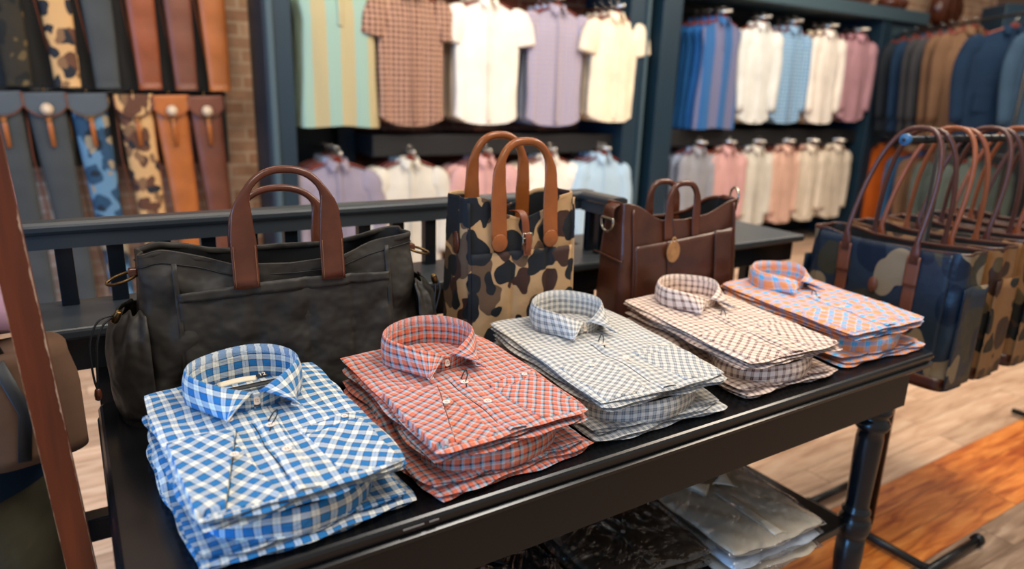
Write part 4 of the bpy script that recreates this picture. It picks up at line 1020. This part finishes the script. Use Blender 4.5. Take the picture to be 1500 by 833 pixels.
# ---------------------------------------------------------------- long leather and canvas cases on the left wall
pn=thing('case_display_board','black board on the left wall from which the long cases hang','board',(0,0,0))
box(pn,'board',-1.2,.80,4.34,4.38,.86,2.75,M['darkpanel'],.004)  # board runs lower to stand in for shade between the lower cases
for z in (1.245,2.50):
    MB().tube([(-1.2,4.30,z),(.80,4.30,z)],.008,8).build('hook_rail',M['gunpipe'],pn)
    for x in (-1.1,-.2,.75): MB().box((x,4.32,z),(.02,.04,.03)).build('rail_bracket',M['gunpipe'],pn,smooth=False)
box(pn,'stand_off',-1.0,-.9,4.38,4.515,1.5,1.7,M['darkpanel']); box(pn,'stand_off',.60,.70,4.38,4.515,1.5,1.7,M['darkpanel'])
def long_case(x,z,mat,label,trim,flap=None,w=.180,tagc=False,y=4.235,tilt=0,strap=True,seed=0,ln=1.22):
    t=thing('long_case',label,'case',(x,y,z),0,None); t.rotation_euler=(0,R(tilt),0)
    hw=lambda v:lerp(w/2,w*.30,v**.9)
    def f(u,v):
        a=2*pi*u; c,s_=cos(a),sin(a); q=hw(v)
        return (q*(abs(c)**.7)*(1 if c>0 else -1)+.012*v*sin(v*3),(.034-.012*v)*(abs(s_)**.8)*(1 if s_>0 else -1)+.002*sin(v*40+seed),-v*ln)
    mb=MB(); ids=mb.grid(28,30,f,closeu=True); mb.f.append(tuple(ids[i][0] for i in range(28))); mb.f.append(tuple(ids[i][30] for i in range(28))[::-1]); mb.build('body',mat,t)
    if flap:
        fl=MB(); fl.grid(16,8,lambda u,v:((2*u-1)*(w/2+.006)*(1-.0*v),-.037-.004*sin(pi*u)-.001*v,.004-v*(.115-.05*abs(2*u-1)**2.5)*1.0)); o=fl.build('flap',flap,t,solid=.004)
        pts=[((2*k/16-1)*(w/2+.006),-.041-.004*sin(pi*k/16),.004-(.115-.05*abs(2*k/16-1)**2.5)) for k in range(17)]
        MB().tube([(pts[0][0],-.04,.0)]+pts+[(pts[-1][0],-.04,.0)],.004,6).build('flap_binding',trim,o)
        MB().strap([(0,-.044,-.118),(0,-.046,-.16),(0,-.042,-.26)],[.010,.011,.009],(1,0,0),.004).build('strap_tab',M['orangeleather'],t)
        ring_loop(t,(0,-.047,-.125),.014,.012,.003,M['brass'],name='buckle')
    else:
        MB().strap([(-hw(.5)-.004,-.02,-.25),(-hw(.5)-.022,-.03,-.35),(-hw(.6)-.02,-.03,-.52),(-hw(.7),-.02,-.62)],.010,(1,0,0),.006).build('side_handle',M['redleather'],t)
    if tagc:
        tg=MB().lathe([(.0001,0),(.027,0),(.027,.003),(.0001,.0035)],(0,-.053,-.075),28,Matrix.Rotation(R(90),3,'X')).build('round_tag',M['paletag'],t)
        ring_loop(tg,(0,-.0575,-.075),.020,.020,.0012,M['tagmark'],name='tag_ring')
    # long carry strap at the side
    MB().strap([(-w/2-.002,.0,-.02),(-w/2-.012,-.005,-.3),(-w*.40-.012,-.005,-.7),(-w*.30,.0,-1.05)],.008,(.3,1,0),.003).build('carry_strap',trim,t)
    MB().tube([(0,.0,-.005),(0,.0,.02),(0,.03,.034),(0,.066,.022),(0,.075,.0)],.004,8).build('hanging_loop',M['brass'],t)
    return t
M['paletag']=plain('pale_tag','dcc4a4',.6)
cN=C('navy_grey_canvas','434646'); cBC=camo('blue_camo_canvas',[('5b7f98',0,1),('24435c',.50,.9),('16222c',.38,1.0),('8d8068',.28,.9)],13,.7,2); cTC=camo('sand_camo_canvas',[('c49a66',0,1),('5c3a28',.44,.9),('1f2126',.36,1.05),('7a5a3c',.30,.9)],13,.7,8)
cDC=camo('dark_camo_canvas',[('2a2418',0,1),('14140f',.5,.9),('5a4a2c',.26,1.0)],13,.7,12); cFL=C('flap_grey','50565a')
LZc=1.232
for a in [(-.245,cN,'dark grey canvas case partly behind the wooden frame, lower row',M['redleather'],cFL,False),(-.062,cN,'grey-blue canvas case with round tan tag, lower row',M['redleather'],cFL,True),(.118,cBC,'blue camouflage case with grey flap, lower row',M['brass'],cFL,False),
          (.325,cTC,'sand camouflage case with orange strap tab, lower row',M['redleather'],cTC,False),(.497,M['orangeleather'],'orange-tan leather case with round tag, lower row',M['rustleather'],M['orangeleather'],True),(.672,M['redleather'],'reddish brown leather case at right end of lower row',M['brownleather'],M['redleather'],True)]:
    long_case(a[0],LZc,a[1],a[2],a[3],a[4],tagc=a[5],w=.168,tilt=-2.6)
for a in [(-.20,cDC,'dark camouflage case at the left of the upper row',M['brass']),(.0,cTC,'sand camouflage case with leather handle, upper row',M['redleather']),(.175,cN,'grey-blue canvas case in the upper row',M['redleather']),(.37,M['rustleather'],'rust brown leather case, third from right in upper row',M['brownleather']),(.545,M['redleather'],'dark reddish leather case, second from right in upper row',M['brownleather']),(.715,M['orangeleather'],'orange-brown leather case at the right end of the upper row',M['rustleather'])]:
    long_case(a[0],2.482,a[1],a[2],a[3],None,w=.185,tilt=-2,seed=4)

# ---------------------------------------------------------------- person behind the wooden frame
pr=thing('person','person in navy jacket and olive trousers with a brown shoulder bag, behind the wooden frame','person',(-.350,1.19,0),R(6))
sk=bpy.data.meshes.new('body')
J={'pel':(0,0,.95),'sp':(0,.01,1.15),'ch':(0,.01,1.38),'nk':(0,.005,1.52),'hd':(0,-.01,1.60),'tp':(0,-.01,1.74),
   'hl':(.10,0,.90),'kl':(.19,-.01,.50),'al':(.235,.02,.09),'tl':(.25,-.11,.035),'hr':(-.09,0,.90),'kr':(-.10,-.02,.50),'ar':(-.11,.02,.09),'tr':(-.12,-.11,.035),
   'sl':(.17,.01,1.43),'el':(.215,.03,1.15),'wl':(.20,-.06,.93),'hal':(.195,-.075,.86),'sr':(-.17,.01,1.43),'er':(-.22,.03,1.15),'wr':(-.22,-.05,.92),'har':(-.22,-.065,.85)}
rad={'pel':.12,'sp':.11,'ch':.125,'nk':.052,'hd':.082,'tp':.06,'hl':.085,'kl':.052,'al':.036,'tl':.03,'hr':.085,'kr':.052,'ar':.036,'tr':.03,'sl':.055,'el':.038,'wl':.026,'hal':.03,'sr':.055,'er':.038,'wr':.026,'har':.03}
E_=[('pel','sp'),('sp','ch'),('ch','nk'),('nk','hd'),('hd','tp'),('pel','hl'),('hl','kl'),('kl','al'),('al','tl'),('pel','hr'),('hr','kr'),('kr','ar'),('ar','tr'),('ch','sl'),('sl','el'),('el','wl'),('wl','hal'),('ch','sr'),('sr','er'),('er','wr'),('wr','har')]
ks=list(J)
for side,w_ in (('l','hal'),('r','har')):
    sx=1 if side=='l' else -1; b=Vector(J[w_])
    for q,(dx,dy,dz,l_) in enumerate([(-.0,-.028,-.004,.045),(0,-.012,-.03,.06),(0,.002,-.032,.066),(0,.014,-.03,.06),(0,.026,-.026,.048)]):
        k1=f'{side}{q}a';k2=f'{side}{q}b'; J[k1]=tuple(b+Vector((dx,dy,dz))); J[k2]=tuple(b+Vector((dx-sx*.012,dy*1.35-.006,dz-l_*(.55 if q==0 else 1)))); rad[k1]=.0105; rad[k2]=.008; E_+= [(w_,k1),(k1,k2)]
ks=list(J)
sk.from_pydata([J[k] for k in ks],[(ks.index(a),ks.index(b)) for a,b in E_],[]); sk.materials.append(M['skin'])
bo=bpy.data.objects.new('body',sk); col.objects.link(bo); bo.parent=pr
md=bo.modifiers.new('sk','SKIN'); md.use_smooth_shade=True
sk.skin_vertices[0].data[0].use_root=True
for i,k in enumerate(ks): sk.skin_vertices[0].data[i].radius=(rad[k],rad[k])
bo.modifiers.new('sub','SUBSURF').render_levels=2
def loft(name,mat,rings,n=28,par=pr,solid=.004):
    mb=MB(); m=len(rings)-1
    def f(u,v):
        i=int(round(v*m)); cx,cy,z,rx,ry=rings[i]; a=2*pi*u
        return (cx+rx*cos(a)+.003*sin(a*5+z*30),cy+ry*sin(a)+.003*sin(a*4+z*40),z)
    mb.grid(n,m,f,closeu=True); return mb.build(name,mat,par,solid=solid)
ol=plain('olive_trousers','3f3b28',.85,noise=.25,nscale=12,bs_=.5,bscale=15,bd=.01)
loft('trouser_leg',ol,[(.235,.02,.07,.062,.07),(.225,.0,.3,.070,.078),(.215,-.01,.5,.082,.085),(.175,-.005,.7,.105,.108),(.12,0,.86,.125,.12),(.04,0,.93,.145,.13),(0,0,1.02,.158,.125)])
loft('trouser_leg',ol,[(-.115,.02,.07,.062,.07),(-.105,-.01,.3,.068,.078),(-.10,-.02,.5,.078,.085),(-.095,-.01,.7,.098,.108),(-.085,0,.86,.108,.12),(-.04,0,.93,.145,.13),(0,0,1.02,.158,.125)])
nj=MG['nvy']
loft('jacket',nj,[(.075,-.005,.735,.200,.155),(.05,0,.88,.190,.150),(0,.005,1.05,.160,.135),(0,.01,1.25,.175,.14),(0,.01,1.40,.185,.13),(0,.01,1.475,.12,.095),(0,.005,1.52,.07,.07)])
for sd in (-1,1):
    tube2(MB(),catmull([(sd*.15,.01,1.43),(sd*.225,.03,1.18),(sd*.215,-.045,.96)],5),[.07,.068,.064,.06,.058,.056,.055,.052,.05,.047,.043],[.07,.068,.064,.06,.058,.056,.055,.052,.05,.047,.043],(0,1,0),14).build('sleeve',C('lilac_sleeve','b48fa6') if sd>0 else nj,pr)
for k in range(4): MB().lathe([(.0001,0),(.008,0),(.008,.003),(.0001,.004)],(.195,-.105,.765+.05*k),14,Matrix.Rotation(R(90),3,'X')@Matrix.Rotation(R(0),3,'X')).build('snap_button',M['brass'],pr)
for sx in (-1,1):
    mb=MB(); mb.grid(16,12,lambda u,v,sx=sx:((.245 if sx>0 else -.11)+.045*cos(2*pi*u)*sin(pi*v),-.04+.125*-cos(pi*v),max(.002,.045+.045*sin(2*pi*u)*sin(pi*v)))); mb.build('shoe',M['brownleather'],pr)
hr_=MB(); hr_.grid(20,10,lambda u,v:(.092*cos(2*pi*u)*sin(pi*v*.6),.005+.102*sin(2*pi*u)*sin(pi*v*.6),1.665+.105*cos(pi*v*.6)),closeu=True); hr_.build('hair',M['hair'],pr)
fc=MB(); fc.lathe([(.001,0),(.014,.004),(.009,.018),(.001,.03)],(0,-.098,1.635),10,Matrix.Rotation(R(80),3,'X')); fc.build('nose',M['skin'],pr)
for sx in (-1,1): MB().lathe([(.001,-.006),(.007,-.003),(.009,.0),(.007,.003),(.001,.006)],(sx*.03,-.086,1.662),12,Matrix.Rotation(R(90),3,'X')).build('eye',M['labelcream'],pr)
MB().box((0,-.09,1.607),(.042,.008,.007)).build('mouth',M['redleather'],pr,smooth=False,bevel=.002)
# his shoulder bag
sb_=thing('shoulder_bag','brown canvas shoulder bag with dark straps at the hip of the person','bag',(-.120,1.225,.79),R(15))
cB=C('brown_canvas','5e4534')
def rb_(u,v):
    a=2*pi*u; c,s_=cos(a),sin(a); q=1-.15*sm(.6,1,v)
    return (.068*q*(abs(c)**.6)*(1 if c>0 else -1),.05*q*(abs(s_)**.6)*(1 if s_>0 else -1)-.105,v*.16)
mb=MB(); ids=mb.grid(28,10,rb_,closeu=True); mb.f.append(tuple(ids[i][0] for i in range(28))[::-1]); mb.f.append(tuple(ids[i][10] for i in range(28))); mb.build('body',cB,sb_)
MB().strap([(-.02,-.156,.01),(-.01,-.157,.08),(-.03,-.148,.155)],.008,(1,0,0),.004).build('strap',M['cord'],sb_)
MB().strap(catmull([(-.03,-.13,.155),(-.07,-.16,.28),(-.14,-.165,.48),(-.24,-.10,.70)],6),.014,(1,.3,0),.004).build('shoulder_strap',M['cord'],sb_)

# ---------------------------------------------------------------- light
w=bpy.data.worlds.new('world'); bpy.context.scene.world=w; w.use_nodes=True
bg=w.node_tree.nodes['Background']; bg.inputs[0].default_value=(1.0,.93,.86,1); bg.inputs[1].default_value=.42
def area(name,loc,target,size,energy,color,sy=None):
    l=bpy.data.lights.new(name,'AREA'); l.energy=energy; l.color=color; l.size=size
    if sy: l.shape='RECTANGLE'; l.size_y=sy
    o=bpy.data.objects.new(name,l); col.objects.link(o); o.location=loc
    o.rotation_euler=(Vector(target)-Vector(loc)).to_track_quat('-Z','Y').to_euler(); return o
area('spot_table',(1.3,.5,2.9),(.8,1.0,.76),.7,30,(1,.93,.84))
area('spot_table_left',(-.4,.2,2.8),(.3,1.0,.76),.7,15,(1,.95,.9))
area('window_left',(-3.0,.5,1.5),(1,1.2,.8),1.8,170,(.16,.48,1.0),2.0)
area('spot_wall_left',(.3,2.4,3.2),(.2,4.3,1.3),1.0,40,(1,.86,.7))
area('spot_wall_mid',(2.4,2.4,3.2),(2.4,4.2,1.3),1.2,46,(1,.88,.74))
area('spot_wall_right',(5.0,2.2,3.2),(5.2,4.1,1.2),1.4,62,(1,.86,.72))
area('spot_floor_right',(3.4,1.0,3.2),(3.2,1.2,0),1.2,80,(1,.85,.68))
